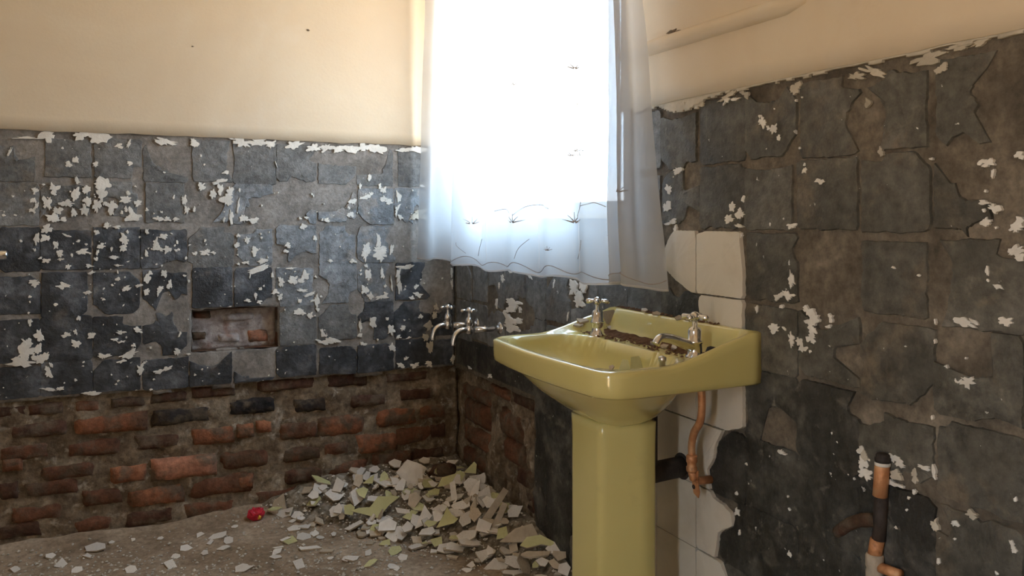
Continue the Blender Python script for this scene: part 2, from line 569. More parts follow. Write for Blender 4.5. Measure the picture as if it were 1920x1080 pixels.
def sheet(name, parent, A, Z, skip, mp, hf, hback, mat, jit=0.0, smooth=True):
    """a coat of plaster or mortar: relief front, returned edges where cells are skipped"""
    na, n_z = len(A), len(Z)
    use = [[not skip((A[i] + A[i + 1]) / 2, (Z[j] + Z[j + 1]) / 2) for i in range(na - 1)] for j in range(n_z - 1)]
    idx, verts, faces = {}, [], []
    bnd = set()
    edges = []

    def U(i, j):
        return 0 <= i < na - 1 and 0 <= j < n_z - 1 and use[j][i]
    for j in range(n_z - 1):
        for i in range(na - 1):
            if not use[j][i]:
                continue
            for (di, dj, e) in ((0, -1, ((i, j), (i + 1, j))), (1, 0, ((i + 1, j), (i + 1, j + 1))), (0, 1, ((i + 1, j + 1), (i, j + 1))), (-1, 0, ((i, j + 1), (i, j)))):
                if not U(i + di, j + dj):
                    edges.append(e)
                    bnd.update(e)

    def V(i, j, deep=False):
        k = (i, j, deep)
        if k not in idx:
            a, z = A[i], Z[j]
            if (i, j) in bnd and jit and 0 < i < na - 1:
                a += jit * nz(a * 31, z * 31, 1.5)
                z += jit * (nz(a * 24, z * 24, 7.5) + 0.5 * nz(a * 70, z * 70, 2.5))
            idx[k] = len(verts)
            verts.append(mp(a, z, hback if deep else hf(a, z)))
        return idx[k]
    for j in range(n_z - 1):
        for i in range(na - 1):
            if use[j][i]:
                faces.append((V(i, j), V(i + 1, j), V(i + 1, j + 1), V(i, j + 1)))
    for (p, q) in edges:
        faces.append((V(*p), V(*p, True), V(*q, True), V(*q)))
    o = make_obj(name, verts, faces, mat, parent, False)
    if smooth:
        for i in range(len(o.data.polygons)):
            o.data.polygons[i].use_smooth = i < len(faces) - len(edges)
    return o


# back wall coats
def h_under(a, z):
    return 0.0022 * fbm(a * 9, z * 9, 3.3, 4) - 0.001


BL = -ROOM_X
sheet('plaster_coat', wall_back, grid_lines(0.0, BL, 0.014, (NA0, NA1)), grid_lines(PLB - 0.012, TOP + 0.02, 0.014, (NZ0, NZ1)),
      lambda a, z: (NA0 < a < NA1 and NZ0 < z < NZ1) or z < PLB + 0.012 * nz(a * 4.0, 0.7) + 0.008 * nz(a * 17, 2.7),
      back, h_under, -0.04, M['under_grey'], 0.006)
sheet('cream_coat', wall_back, grid_lines(-0.04, BL, 0.045), grid_lines(TOP, ROOM_H, 0.045), lambda a, z: False,
      back, lambda a, z: 0.009 + 0.0018 * fbm(a * 3, z * 3, 8.1, 3), -0.04, M['cream'], 0.004)
# hollow of the soap niche
def niche_h(a, z):
    return -0.048 + 0.010 * fbm(a * 18, z * 18, 2.0, 4)


niche = sheet('soap_niche', wall_back, grid_lines(NA0, NA1, 0.01), grid_lines(NZ0, NZ1, 0.01), lambda a, z: False, back, niche_h, -0.065, M['niche'])
g = Geo()
g.add([back(NA0 + 0.001, NZ0, 0), back(NA0 + 0.001, NZ1, 0), back(NA0 + 0.001, NZ1, -0.1), back(NA0 + 0.001, NZ0, -0.1)], [(0, 1, 2, 3)])
g.add([back(NA1 - 0.001, NZ0, 0), back(NA1 - 0.001, NZ1, 0), back(NA1 - 0.001, NZ1, -0.1), back(NA1 - 0.001, NZ0, -0.1)], [(0, 1, 2, 3)])
g.add([back(NA0, NZ1 - 0.001, 0), back(NA1, NZ1 - 0.001, 0), back(NA1, NZ1 - 0.001, -0.1), back(NA0, NZ1 - 0.001, -0.1)], [(0, 1, 2, 3)])
g.add([back(NA0, NZ0 + 0.001, 0), back(NA1, NZ0 + 0.001, 0), back(NA1, NZ0 + 0.001, -0.1), back(NA0, NZ0 + 0.001, -0.1)], [(0, 1, 2, 3)])
g.obj('niche_side', M['br_brown'], wall_back)


# exposed masonry under the old bath
def h_mort(a, z):
    return -0.020 + 0.011 * fbm(a * 11, z * 13, 6.6, 5) + 0.006 * sstep(0.12, 0.0, z)


sheet('mortar_relief', wall_back, grid_lines(-0.02, BL, 0.011), grid_lines(-0.03, PLB + 0.03, 0.011), lambda a, z: False, back, h_mort, -0.05, M['mortar'])
sheet('mortar_relief', wall_right, grid_lines(-0.02, 0.74, 0.011), grid_lines(-0.03, PLB + 0.03, 0.011), lambda a, z: False, right,
      lambda a, z: h_mort(a + 4, z) - 0.008 - 0.034 * sstep(0.032, 0.012, abs(a - 0.40 - 0.02 * nz(z * 8, 1.0))) * sstep(0.44, 0.38, z), -0.10, M['mortar'])

# right wall coats
PX_GONE = 0.700


def right_skip(a, z):
    if WT0 < a < WT1 and z > WZ0:
        return True
    e = PX_GONE + 0.02 * nz(z * 9, 3.3)
    return a < e and z < PLB + 0.012 * nz(a * 9, 5.7)


sheet('plaster_coat', wall_right, grid_lines(0.0, 2.5, 0.014, (WT0, WT1)) + grid_lines(2.54, -ROOM_Y, 0.05), grid_lines(-0.02, TOP + 0.02, 0.014, (WZ0,)),
      right_skip, right, h_under, -0.05, M['under'], 0.006)
sheet('cream_coat', wall_right, grid_lines(0.0, -ROOM_Y, 0.045, (WT0, WT1)), grid_lines(TOP, ROOM_H, 0.045, (WZ1,)),
      lambda a, z: WT0 < a < WT1 and z < WZ1, right, lambda a, z: 0.009 + 0.0018 * fbm(a * 3, z * 3, 1.1, 3), -0.05, M['cream'], 0.002)

# window: reveal, frame with mullions, panes
g = Geo()
rv = 0.012
g.box(-0.006, -WT1 - 0.0, WZ0 - rv, 0.22, -WT0, WZ0)
g.box(0.0, -WT1, WZ1, 0.22, -WT0, WZ1 + rv)
g.box(0.0, -WT0, WZ0, 0.22, -WT0 + rv, WZ1)
g.box(0.0, -WT1 - rv, WZ0, 0.22, -WT1, WZ1)
win = g.obj('window_1', M['cream'])
tag(win, 'daylit window in the right wall behind the net curtain', 'window', kind='structure')
g = Geo()
FX0, FX1 = 0.12, 0.155
for (a0, a1, z0, z1) in ((WT0, WT0 + 0.04, WZ0, WZ1), (WT1 - 0.04, WT1, WZ0, WZ1), (WT0 + 0.04, WT1 - 0.04, WZ0, WZ0 + 0.04), (WT0 + 0.04, WT1 - 0.04, WZ1 - 0.04, WZ1)):
    g.box(FX0, -a1, z0, FX1, -a0, z1)
g.obj('window_frame', M['frame'], win)
wm = (WT0 + WT1) / 2
g = Geo()
g.box(FX0 + 0.005, -wm - 0.015, WZ0 + 0.04, FX1 - 0.005, -wm + 0.015, WZ1 - 0.04)
g.obj('mullion', M['frame'], win)
for (a0, a1) in ((WT0 + 0.04, wm - 0.015), (wm + 0.015, WT1 - 0.04)):
    g = Geo()
    g.box(0.134, -a1, WZ0 + 0.04, 0.138, -a0, WZ1 - 0.04)
    g.obj('pane', M['glass'], win)

# ------------------------------------------------------------------ tile beds, white tiles, chips
def star_piece(name, parent, mp, ca, cz, inside, rmax, h0, h1, mat, n=64, inset=0.0020, step=0.0025, minlen=0.012, dome=0.0):
    rs = []
    for k in range(n):
        th = 2 * math.pi * k / n
        c, s = math.cos(th), math.sin(th)
        r = 0.0
        while r < rmax and inside(ca + c * (r + step), cz + s * (r + step)):
            r += step
        rs.append(max(r, 0.002))
    if sum(rs) / n < minlen:
        return None
    verts, faces = [], []
    for k in range(n):
        th = 2 * math.pi * k / n
        verts.append(mp(ca + math.cos(th) * rs[k], cz + math.sin(th) * rs[k], h0))
    for k in range(n):
        th = 2 * math.pi * k / n
        r = max(rs[k] - inset, rs[k] * 0.5)
        a, z = ca + math.cos(th) * r, cz + math.sin(th) * r
        verts.append(mp(a, z, h1 - 0.0012 + 0.0008 * nz(a * 60, z * 60)))
    for k in range(n):
        th = 2 * math.pi * k / n
        r = rs[k] * 0.62
        a, z = ca + math.cos(th) * r, cz + math.sin(th) * r
        verts.append(mp(a, z, h1 + dome + 0.0014 * nz(a * 40, z * 40, 3)))
    verts.append(mp(ca, cz, h1 + dome))
    for k in range(n):
        k2 = (k + 1) % n
        faces.append((k, k2, n + k2, n + k))
        faces.append((n + k, n + k2, 2 * n + k2, 2 * n + k))
        faces.append((2 * n + k, 2 * n + k2, 3 * n))
    return make_obj(name, verts, faces, mat, parent, smooth=False)


def in_blobs(blobs, a, z):
    for (ca, cz, ra, rz) in blobs:
        da, dz = (a - ca) / ra, (z - cz) / rz
        q = da * da + dz * dz
        if q < 2.2 and q + 0.55 * nz(a * 38, z * 38, 9.1) + 0.25 * nz(a * 110, z * 110, 1.1) < 1.0:
            return True
    return False


def px_blobs(conv, lst):
    out = []
    for (x, y, rx, ry) in lst:
        a, z = conv(x, y)
        a1, _ = conv(x + rx, y)
        a0, _ = conv(x - rx, y)
        _, z0 = conv(x, y + ry)
        out.append((a, z, abs(a1 - a0) / 2, abs(z - z0)))
    return out


def pip(poly, a, z):
    ins = False
    j = len(poly) - 1
    for i in range(len(poly)):
        (xi, yi), (xj, yj) = poly[i], poly[j]
        if (yi > z) != (yj > z) and a < (xj - xi) * (z - yi) / (yj - yi) + xi:
            ins = not ins
        j = i
    return ins


def bed_cell(parent, mp, a0, a1, z0, z1, blocked, mat, seed, h=0.0048, merge=False):
    ca, cz = (a0 + a1) / 2, (z0 + z1) / 2
    hw, hh = (a1 - a0) / 2 - 0.0006, (z1 - z0) / 2 - 0.0006
    rnd = random.Random(seed)
    chop = [rnd.uniform(0.008, 0.05) if rnd.random() < 0.22 else 0.001 for _ in range(4)]
    sh = [rnd.choice((0, -0.004, -0.005, -0.003, 0.001, 0.001, 0.004, 0.011)) for _ in range(4)]

    if merge:
        chop, sh = [0.0] * 4, [-0.007] * 4

    def inside(a, z):
        da, dz = a - ca, z - cz
        j = 0.0028 * nz(a * 28, z * 28, seed) + 0.0018 * nz(a * 90, z * 90, seed)
        if da > hw - sh[0] + j or -da > hw - sh[1] + j or dz > hh - sh[2] + j or -dz > hh - sh[3] + j:
            return False
        c = chop[(0 if da > 0 else 1) + (0 if dz > 0 else 2)]
        if (hw - abs(da)) + (hh - abs(dz)) < c + 2 * j:
            return False
        return not blocked(a, z)
    best, bl = None, 0
    for (oa, oz) in ((0, 0), (0.4, 0), (-0.4, 0), (0, 0.4), (0, -0.4), (0.45, 0.45), (-0.45, 0.45), (0.45, -0.45), (-0.45, -0.45)):
        a, z = ca + oa * hw, cz + oz * hh
        if not inside(a, z):
            continue
        t = 0
        for k in range(12):
            th = math.pi * k / 6
            r = 0
            while r < 0.16 and inside(a + math.cos(th) * (r + 0.008), z + math.sin(th) * (r + 0.008)):
                r += 0.008
            t += min(r, 0.1)
        t += 0.05 if oa == 0 and oz == 0 else 0
        if t > bl:
            bl, best = t, (a, z)
    if best is None:
        return
    star_piece('tile_bed', parent, mp, best[0], best[1], inside, 0.16, -0.002, h + rnd.uniform(-0.001, 0.0012), mat)


ZR = [0.015 + 0.148 * k for k in range(9)] + [1.352]
# ---- back wall
bareL = px_blobs(px_back, [
    (645, 296, 62, 14), (700, 312, 22, 16), (525, 390, 58, 26), (560, 360, 24, 26), (612, 374, 44, 22), (660, 425, 13, 16), (766, 452, 40, 34),
    (795, 400, 18, 20), (48, 280, 23, 20), (315, 299, 26, 24), (256, 338, 9, 26), (385, 378, 36, 34), (212, 415, 48, 8), (308, 424, 44, 8),
    (330, 500, 32, 11), (312, 570, 11, 24), (341, 586, 16, 34), (262, 600, 34, 10), (286, 655, 18, 13), (388, 672, 26, 14), (574, 488, 24, 15),
    (667, 568, 15, 22), (508, 569, 15, 10), (462, 685, 17, 26), (499, 680, 17, 26), (690, 610, 12, 8), (530, 480, 10, 18), (200, 380, 22, 12),
    (120, 395, 30, 10), (450, 430, 30, 10), (820, 520, 30, 30), (810, 575, 26, 12), (10, 260, 30, 14), (600, 540, 16, 20), (478, 260, 40, 10),
    (835, 470, 18, 30), (735, 520, 12, 18), (432, 300, 6, 30)])
SK = [0.10 + 0.1495 * k for k in range(-1, 17)]


def blockedL(a, z):
    if a < 0.002 or z < PLB + 0.012 * nz(a * 4.0, 0.7) + 0.004:
        return True
    if NA0 - 0.004 < a < NA1 + 0.004 and NZ0 - 0.004 < z < NZ1 + 0.004:
        return True
    return in_blobs(bareL, a, z)


for k in range(len(SK) - 1):
    if SK[k] > BL:
        break
    for r in range(3, 9):
        z0, z1 = ZR[r], ZR[r + 1]
        rnd = random.Random(k * 31 + r)
        a_mid = (SK[k] + SK[k + 1]) / 2
        if r >= 8:
            mt = M['bed']
        elif r == 7:
            mt = M['bed_window_tint'] if a_mid < 0.95 else M['bed']
        elif r == 6:
            mt = M['bed_window_tint'] if a_mid < 0.9 else (M['bed_dark'] if a_mid > 1.05 else M['bed'])
        elif r == 5:
            mt = M['bed_dark'] if a_mid > 0.75 or a_mid < 0.28 else M['bed_window_tint']
        else:
            mt = M['bed_dark'] if not (0.4 < a_mid < 0.75 and r == 4) else M['bed']
        bed_cell(wall_back, back, max(SK[k], 0.004), min(SK[k + 1], BL), z0, z1, blockedL, mt, k * 17 + r, 0.0034)

# ---- right wall
WP = [(1297, 385), (1312, 440), (1330, 428), (1392, 430), (1398, 500), (1399, 720), (1402, 800), (1372, 808), (1350, 825), (1333, 885), (1342, 930),
      (1375, 958), (1378, 985), (1350, 995), (1350, 1040), (1366, 1080), (1372, 1250), (1100, 1250), (1150, 760), (1260, 700), (1316, 650), (1316, 555), (1290, 540),
      (1262, 515), (1246, 500), (1250, 470), (1262, 440), (1285, 410)]
WPOLY = [px_right(*p) for p in WP]


def in_white(a, z, j=0.006):
    return pip(WPOLY, a + j * nz(a * 40, z * 40, 4.4), z + j * nz(a * 40, z * 40, 8.4))


bareR = px_blobs(px_right, [
    (1298, 330, 15, 28), (1440, 306, 48, 10), (1555, 500, 50, 42), (1548, 570, 46, 44), (1507, 470, 20, 20), (1625, 225, 36, 46), (1885, 180, 62, 66), (1800, 300, 34, 44),
    (1850, 330, 60, 50), (1770, 512, 14, 48), (1765, 575, 10, 30), (1583, 667, 17, 19), (1610, 683, 8, 14), (1625, 768, 32, 24), (1712, 776, 60, 14), (1640, 290, 22, 12),
    (1440, 180, 26, 12), (1275, 210, 34, 10), (1620, 150, 40, 14), (1720, 118, 40, 14), (1855, 430, 40, 14), (1890, 395, 30, 22), (1770, 440, 40, 10),
    (1900, 470, 30, 14), (1700, 900, 26, 14), (1820, 690, 40, 14), (1880, 800, 40, 10), (1460, 780, 22, 14), (1270, 545, 10, 10), (1840, 965, 16, 10), (1775, 985, 10, 18),
    (925, 560, 10, 24), (980, 590, 22, 30), (1085, 545, 20, 34), (960, 575, 14, 12)])
TK = [0.030 + 0.1513 * k for k in range(0, 25)]
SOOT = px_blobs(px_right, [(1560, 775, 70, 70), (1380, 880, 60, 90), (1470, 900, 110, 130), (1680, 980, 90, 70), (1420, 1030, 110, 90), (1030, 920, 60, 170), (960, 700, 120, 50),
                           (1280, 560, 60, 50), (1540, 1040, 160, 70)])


def blockedR(a, z):
    if a < 0.003 or (WT0 - 0.01 < a < WT1 + 0.01 and z > WZ0 - 0.012):
        return True
    if a < PX_GONE + 0.02 * nz(z * 9, 3.3) + 0.008 and z < PLB + 0.014:
        return True
    return in_white(a, z) or in_blobs(bareR, a, z)


for k in range(len(TK) - 1):
    if TK[k] > 2.75:
        break
    for r in range(0, 9):
        a_mid, z_mid = (TK[k] + TK[k + 1]) / 2, (ZR[r] + ZR[r + 1]) / 2
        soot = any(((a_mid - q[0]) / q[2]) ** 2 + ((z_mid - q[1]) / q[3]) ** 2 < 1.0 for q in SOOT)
        mt = M['bed_soot'] if soot else (M['bed'] if a_mid < 1.45 and z_mid > 0.5 else M['bed_fill_tint'])
        bed_cell(wall_right, right, TK[k], TK[k + 1], ZR[r], ZR[r + 1], blockedR, mt, 500 + k * 13 + r, 0.0046, soot)

# beige tiles still stuck to the wall behind the basin
TC = [1.081, 1.232, 1.3835, 1.535, 1.6945]
for k in range(4):
    for r in range(0, 7):
        a0, a1, z0, z1 = TC[k], TC[k + 1], ZR[r], ZR[r + 1]

        def ins(a, z):
            return a0 + 0.0006 < a < a1 - 0.0006 and z0 + 0.0006 < z < z1 - 0.0006 and in_white(a, z)
        best = None
        for (oa, oz) in ((0.5, 0.5), (0.8, 0.5), (0.2, 0.5), (0.5, 0.2), (0.5, 0.8), (0.8, 0.2), (0.8, 0.8), (0.2, 0.2), (0.2, 0.8)):
            a, z = a0 + oa * (a1 - a0), z0 + oz * (z1 - z0)
            if ins(a, z):
                best = (a, z)
                break
        if best:
            if all(ins(a0 + 0.002 + u * (a1 - a0 - 0.004), z0 + 0.002 + w * (z1 - z0 - 0.004)) for u in (0, 0.5, 1) for w in (0, 0.5, 1)):
                g = Geo()
                e = 0.0008
                g.box(-0.010, -a1 + e, z0 + e, 0.001, -a0 - e, z1 - e)
                g.obj('wall_tile', M['tile'], wall_right)
            else:
                star_piece('wall_tile', wall_right, right, best[0], best[1], ins, 0.24, -0.001, 0.010, M['tile'], n=64, inset=0.0008, step=0.0015)


def chip(parent, mp, ca, cz, w, h, mat, seed, h0=0.001, h1=0.0064, name='white_chip', geo=None, ragged=0.62):
    rnd = random.Random(seed)
    n = 26 if max(w, h) > 0.016 else 14
    ph = rnd.uniform(0, 6.28)
    ca_, cz_ = ca, cz
    tilt = rnd.uniform(-0.35, 0.35)
    ct, st = math.cos(tilt), math.sin(tilt)
    rim, top = [], []
    for k in range(n):
        th = 2 * math.pi * k / n
        r = 1 + ragged * (1.3 * nz(math.cos(th) * 1.3 + seed * 1.37, math.sin(th) * 1.3, 0.3) + 1.0 * nz(math.cos(th) * 4 + seed * 2.1, math.sin(th) * 4, 2.3)) + rnd.uniform(-0.14, 0.14)
        r = min(max(r, 0.28), 1.7)
        x, y = math.cos(th) * w / 2 * r, math.sin(th) * h / 2 * r
        x, y = x * ct - y * st, x * st + y * ct
        rim.append((x, y))
    verts = [mp(ca + x, cz + y, h0) for x, y in rim] + [mp(ca + x * 0.95, cz + y * 0.95, h1) for x, y in rim] + [mp(ca, cz, h1 + 0.0004)]
    faces = []
    for k in range(n):
        k2 = (k + 1) % n
        faces.append((k, k2, n + k2, n + k))
        faces.append((n + k, n + k2, 2 * n))
    if geo is not None:
        geo.add(verts, faces)
        return None
    return make_obj(name, verts, faces, mat, parent, smooth=False)


def chips_from(parent, mp, conv, ox, oy, sc_, lst, mat, seed0, small, name='white_chip'):
    n = 0
    for i, (x, y, w, h) in enumerate(lst):
        X, Y, W, H = ox + x / sc_, oy + y / sc_, w / sc_, h / sc_
        a, z = conv(X, Y)
        a1, _ = conv(X + W / 2, Y)
        _, z1 = conv(X, Y + H / 2)
        ww, hh = abs(a1 - a) * 2, abs(z1 - z) * 2
        if max(W, H) >= 9.0:
            chip(parent, mp, a, z, ww, hh, mat, seed0 + i, name=name)
            n += 1
        else:
            chip(parent, mp, a, z, ww, hh, mat, seed0 + i, geo=small)
    return n


L1 = [(365, 145, 95, 80), (635, 140, 110, 60), (770, 155, 150, 80), (925, 222, 65, 40), (1003, 210, 25, 80), (1280, 190, 190, 55), (1512, 195, 65, 60), (1790, 160, 90, 20),
      (75, 275, 22, 80), (200, 160, 180, 20), (490, 240, 18, 18), (535, 365, 60, 40), (590, 335, 40, 45), (745, 370, 45, 40), (1010, 360, 35, 35), (1565, 300, 15, 20), (1590, 370, 15, 15), (1765, 430, 35, 30), (1280, 430, 20, 15),
      (270, 570, 55, 60), (265, 645, 45, 40), (255, 725, 60, 35), (285, 690, 22, 60), (340, 523, 35, 15), (420, 560, 75, 80), (600, 490, 45, 55), (370, 670, 70, 100), (420, 790, 100, 60), (450, 730, 70, 50), (590, 600, 60, 80),
      (520, 670, 110, 50), (575, 740, 40, 80), (675, 560, 60, 70), (680, 650, 60, 60), (660, 720, 60, 80), (800, 520, 100, 90), (790, 600, 60, 110), (755, 690, 60, 90), (870, 700, 65, 95), (815, 670, 30, 40), (985, 640, 80, 60),
      (1000, 590, 30, 40), (980, 715, 30, 40), (1040, 775, 110, 55), (1020, 740, 50, 60), (1070, 670, 50, 50), (950, 740, 25, 30), (500, 795, 40, 40),
      (1145, 718, 25, 25), (1237, 787, 60, 38), (1305, 795, 50, 32), (1367, 795, 40, 28), (1430, 640, 40, 80), (1450, 720, 40, 70), (1355, 620, 15, 30), (1515, 720, 20, 40), (1570, 540, 55, 60), (1660, 600, 45, 60),
      (1710, 500, 90, 30), (1715, 560, 35, 80), (1765, 640, 90, 80), (1790, 580, 50, 80), (1800, 770, 32, 95), (1745, 795, 15, 40),
      (360, 870, 90, 70), (365, 940, 75, 55), (285, 950, 45, 95), (515, 920, 70, 18), (610, 963, 40, 20), (440, 990, 40, 75), (465, 1060, 50, 36), (640, 1050, 80, 28), (790, 1000, 70, 36), (755, 895, 45, 34),
      (830, 845, 42, 48), (910, 855, 75, 32), (975, 950, 55, 80), (960, 1020, 60, 50), (990, 890, 22, 28), (870, 1025, 22, 22), (760, 1050, 18, 38), (1145, 890, 24, 46), (1155, 1020, 14, 14), (1140, 1060, 18, 46), (1270, 930, 70, 45),
      (1215, 980, 40, 75), (1250, 1030, 55, 22), (1305, 1030, 42, 56), (1380, 975, 20, 24), (1360, 1000, 18, 18), (1600, 1050, 90, 46), (1665, 1055, 40, 22), (1520, 1065, 38, 34), (1600, 960, 14, 24)]
L2 = [(405, 60, 45, 55), (410, 95, 40, 18), (310, 105, 55, 28), (550, 45, 70, 32), (485, 65, 18, 28), (460, 145, 34, 36), (600, 140, 55, 28), (620, 183, 48, 18), (655, 50, 14, 38), (650, 92, 24, 28), (765, 80, 78, 22), (795, 135, 55, 13),
      (835, 15, 50, 40), (795, 180, 11, 28), (795, 230, 34, 24), (755, 25, 12, 28), (990, 50, 15, 42), (1065, 18, 58, 32), (1135, 28, 40, 42), (1255, 85, 18, 22),
      (232, 252, 65, 46), (428, 275, 75, 40), (590, 320, 46, 20), (375, 400, 28, 18), (195, 455, 14, 14), (203, 518, 26, 42), (530, 490, 26, 34), (855, 290, 65, 36), (940, 270, 40, 22), (990, 310, 45, 40), (1000, 215, 36, 66), (1015, 185, 26, 24),
      (1070, 310, 32, 50), (1085, 285, 40, 22), (1110, 190, 38, 46), (1145, 265, 36, 58), (1275, 240, 14, 20), (700, 365, 20, 12),
      (265, 610, 50, 75), (175, 655, 70, 70), (170, 720, 110, 90), (150, 785, 160, 55), (262, 700, 45, 60), (260, 765, 90, 60), (310, 750, 34, 46), (445, 605, 48, 32), (512, 660, 50, 50), (510, 585, 18, 38), (615, 610, 42, 55), (815, 585, 62, 22), (930, 572, 58, 32),
      (775, 635, 48, 20), (825, 650, 48, 16), (900, 675, 28, 28), (700, 748, 80, 40), (868, 735, 130, 42), (825, 780, 58, 22), (1195, 712, 46, 42), (1213, 598, 13, 38), (952, 830, 46, 56), (325, 850, 48, 80), (345, 810, 20, 36), (565, 788, 20, 12),
      (340, 972, 100, 16), (410, 965, 60, 20), (615, 995, 105, 26), (1020, 972, 20, 12), (1070, 850, 60, 26), (1130, 830, 60, 26)]
L3 = [(150, 165, 130, 70), (270, 160, 140, 55), (370, 175, 90, 55), (565, 180, 125, 55), (720, 205, 110, 65), (830, 205, 110, 65), (920, 215, 70, 50), (1010, 210, 170, 55), (1130, 205, 90, 60), (1230, 215, 150, 55), (1450, 225, 100, 30), (1560, 220, 130, 45),
      (420, 335, 9, 46), (15, 400, 46, 28), (125, 545, 18, 34), (160, 775, 60, 52), (235, 790, 90, 42), (115, 670, 16, 100), (615, 775, 24, 24), (665, 770, 46, 22), (645, 840, 55, 44), (830, 790, 34, 38), (795, 785, 18, 24),
      (735, 935, 28, 46), (115, 915, 24, 28), (105, 990, 46, 36), (185, 945, 50, 46), (245, 1040, 50, 74), (515, 990, 46, 36), (500, 1040, 42, 26), (1010, 690, 18, 28), (1045, 640, 56, 36), (1020, 745, 46, 46), (1175, 440, 24, 52),
      (1140, 605, 80, 34), (1185, 580, 28, 46), (1100, 510, 24, 38), (1260, 520, 32, 46), (1290, 545, 42, 56), (1300, 620, 70, 50), (1325, 640, 60, 55), (1410, 600, 42, 110), (1400, 700, 32, 100), (1430, 765, 42, 42), (1600, 510, 42, 22), (1525, 548, 14, 14),
      (1155, 1010, 60, 70), (1250, 960, 46, 120), (1260, 1040, 100, 70), (1355, 1020, 36, 64), (1150, 1055, 80, 46)]
L3T = [(1540, 760, 110, 60), (1600, 720, 110, 40), (1620, 770, 60, 40)]
L4 = [(150, 115, 42, 22), (97, 125, 24, 18), (260, 105, 50, 32), (220, 160, 145, 34), (175, 200, 11, 38), (325, 200, 18, 32), (450, 155, 66, 11), (385, 245, 36, 64), (465, 235, 55, 50), (520, 235, 40, 40), (545, 200, 42, 60), (345, 315, 42, 34),
      (378, 345, 32, 44), (240, 292, 24, 24), (213, 340, 18, 42), (160, 372, 46, 18), (235, 380, 32, 18), (530, 305, 60, 20), (585, 330, 60, 22), (625, 375, 26, 80), (630, 430, 18, 28), (510, 375, 22, 28), (590, 375, 28, 18), (500, 445, 60, 32), (530, 458, 40, 28), (580, 470, 36, 44), (655, 345, 18, 18),
      (710, 105, 32, 28), (870, 107, 46, 26), (950, 50, 46, 84), (1055, 70, 84, 70), (1045, 25, 80, 50), (1128, 30, 22, 56), (975, 195, 40, 64), (1065, 190, 28, 70), (955, 140, 24, 28), (920, 170, 14, 18), (1130, 265, 13, 84), (1085, 275, 22, 22),
      (1175, 200, 26, 90), (1185, 280, 26, 80), (1215, 145, 90, 30), (1295, 275, 28, 28), (1310, 330, 55, 30), (1265, 352, 36, 22), (945, 300, 42, 54), (985, 340, 38, 44), (1060, 347, 90, 32), (1090, 330, 28, 28), (1535, 190, 13, 60), (1537, 260, 12, 56), (660, 580, 26, 50), (675, 608, 36, 26),
      (660, 655, 80, 28), (730, 645, 90, 34), (1000, 520, 46, 64), (1100, 495, 22, 24), (920, 540, 18, 74), (915, 605, 28, 28), (935, 665, 50, 22), (1125, 575, 46, 54), (1205, 560, 32, 32), (1175, 620, 36, 22), (1245, 623, 28, 12), (1135, 690, 44, 50), (1225, 762, 28, 22),
      (1190, 810, 60, 30), (1285, 808, 55, 30), (1383, 798, 38, 36), (1005, 685, 10, 12), (1035, 635, 12, 12)]
L4T = [(1380, 540, 46, 54), (1325, 480, 28, 28), (1420, 470, 28, 50), (1428, 415, 26, 40), (1385, 680, 40, 70), (1360, 620, 36, 46), (1540, 770, 26, 55)]
smallL = Geo()
chips_from(wall_back, back, px_back, 0, 220, 4.155, L1, M['chip'], 1000, smallL)
chips_from(wall_back, back, px_back, 0, 460, 3.6, L2, M['chip'], 1200, smallL)
chips_from(wall_back, back, px_back, 420, 230, 4.32, L3, M['chip'], 1400, smallL)
chips_from(wall_back, back, px_back, 420, 460, 3.6, L4, M['chip'], 1600, smallL)
chips_from(wall_back, back, px_back, 420, 230, 4.32, L3T, M['chip_tan'], 1800, smallL, 'tan_chip')
chips_from(wall_back, back, px_back, 420, 460, 3.6, L4T, M['chip_tan'], 1850, smallL, 'tan_chip')
rnd = random.Random(5)
for i in range(170):                                   # the tiny specks between the chips
    X, Y = rnd.uniform(-40, 850), rnd.uniform(345, 735)
    if 356 < X < 525 and 570 < Y < 664:
        continue
    a, z = px_back(X, Y)
    if z < PLB + 0.02:
        continue
    s = rnd.uniform(0.003, 0.008)
    chip(None, back, a, z, s * rnd.uniform(0.6, 1.5), s, None, 3000 + i, geo=smallL)
tag(smallL.obj('white_specks', M['chip'], wall_back), kind='stuff')

R3 = [(435, 150, 38, 28), (490, 140, 46, 22), (640, 265, 45, 60), (625, 235, 20, 20), (700, 305, 52, 52), (675, 300, 24, 24), (730, 350, 28, 32), (160, 540, 42, 36), (470, 745, 32, 46), (515, 780, 46, 60), (530, 700, 16, 34), (450, 810, 55, 40), (510, 850, 46, 18),
      (875, 540, 22, 38), (960, 600, 44, 30), (805, 850, 42, 30), (110, 640, 36, 46), (100, 740, 36, 56), (150, 890, 30, 60), (130, 830, 60, 24), (520, 905, 14, 24)]
R3T = [(830, 70, 60, 60), (270, 165, 80, 50), (205, 175, 40, 40), (440, 125, 110, 30), (540, 110, 50, 40)]
R4 = [(725, 605, 66, 42), (875, 570, 38, 38), (750, 655, 14, 38), (705, 785, 44, 24), (755, 808, 55, 40), (720, 875, 46, 36), (860, 900, 50, 50), (875, 870, 30, 40), (850, 1005, 60, 36), (875, 1030, 40, 40), (470, 583, 24, 12), (690, 605, 20, 18)]
R4T = [(235, 550, 24, 42), (175, 325, 28, 38), (120, 205, 70, 40), (200, 185, 120, 36), (455, 120, 150, 50), (515, 170, 60, 40), (590, 75, 90, 26), (700, 45, 110, 22)]
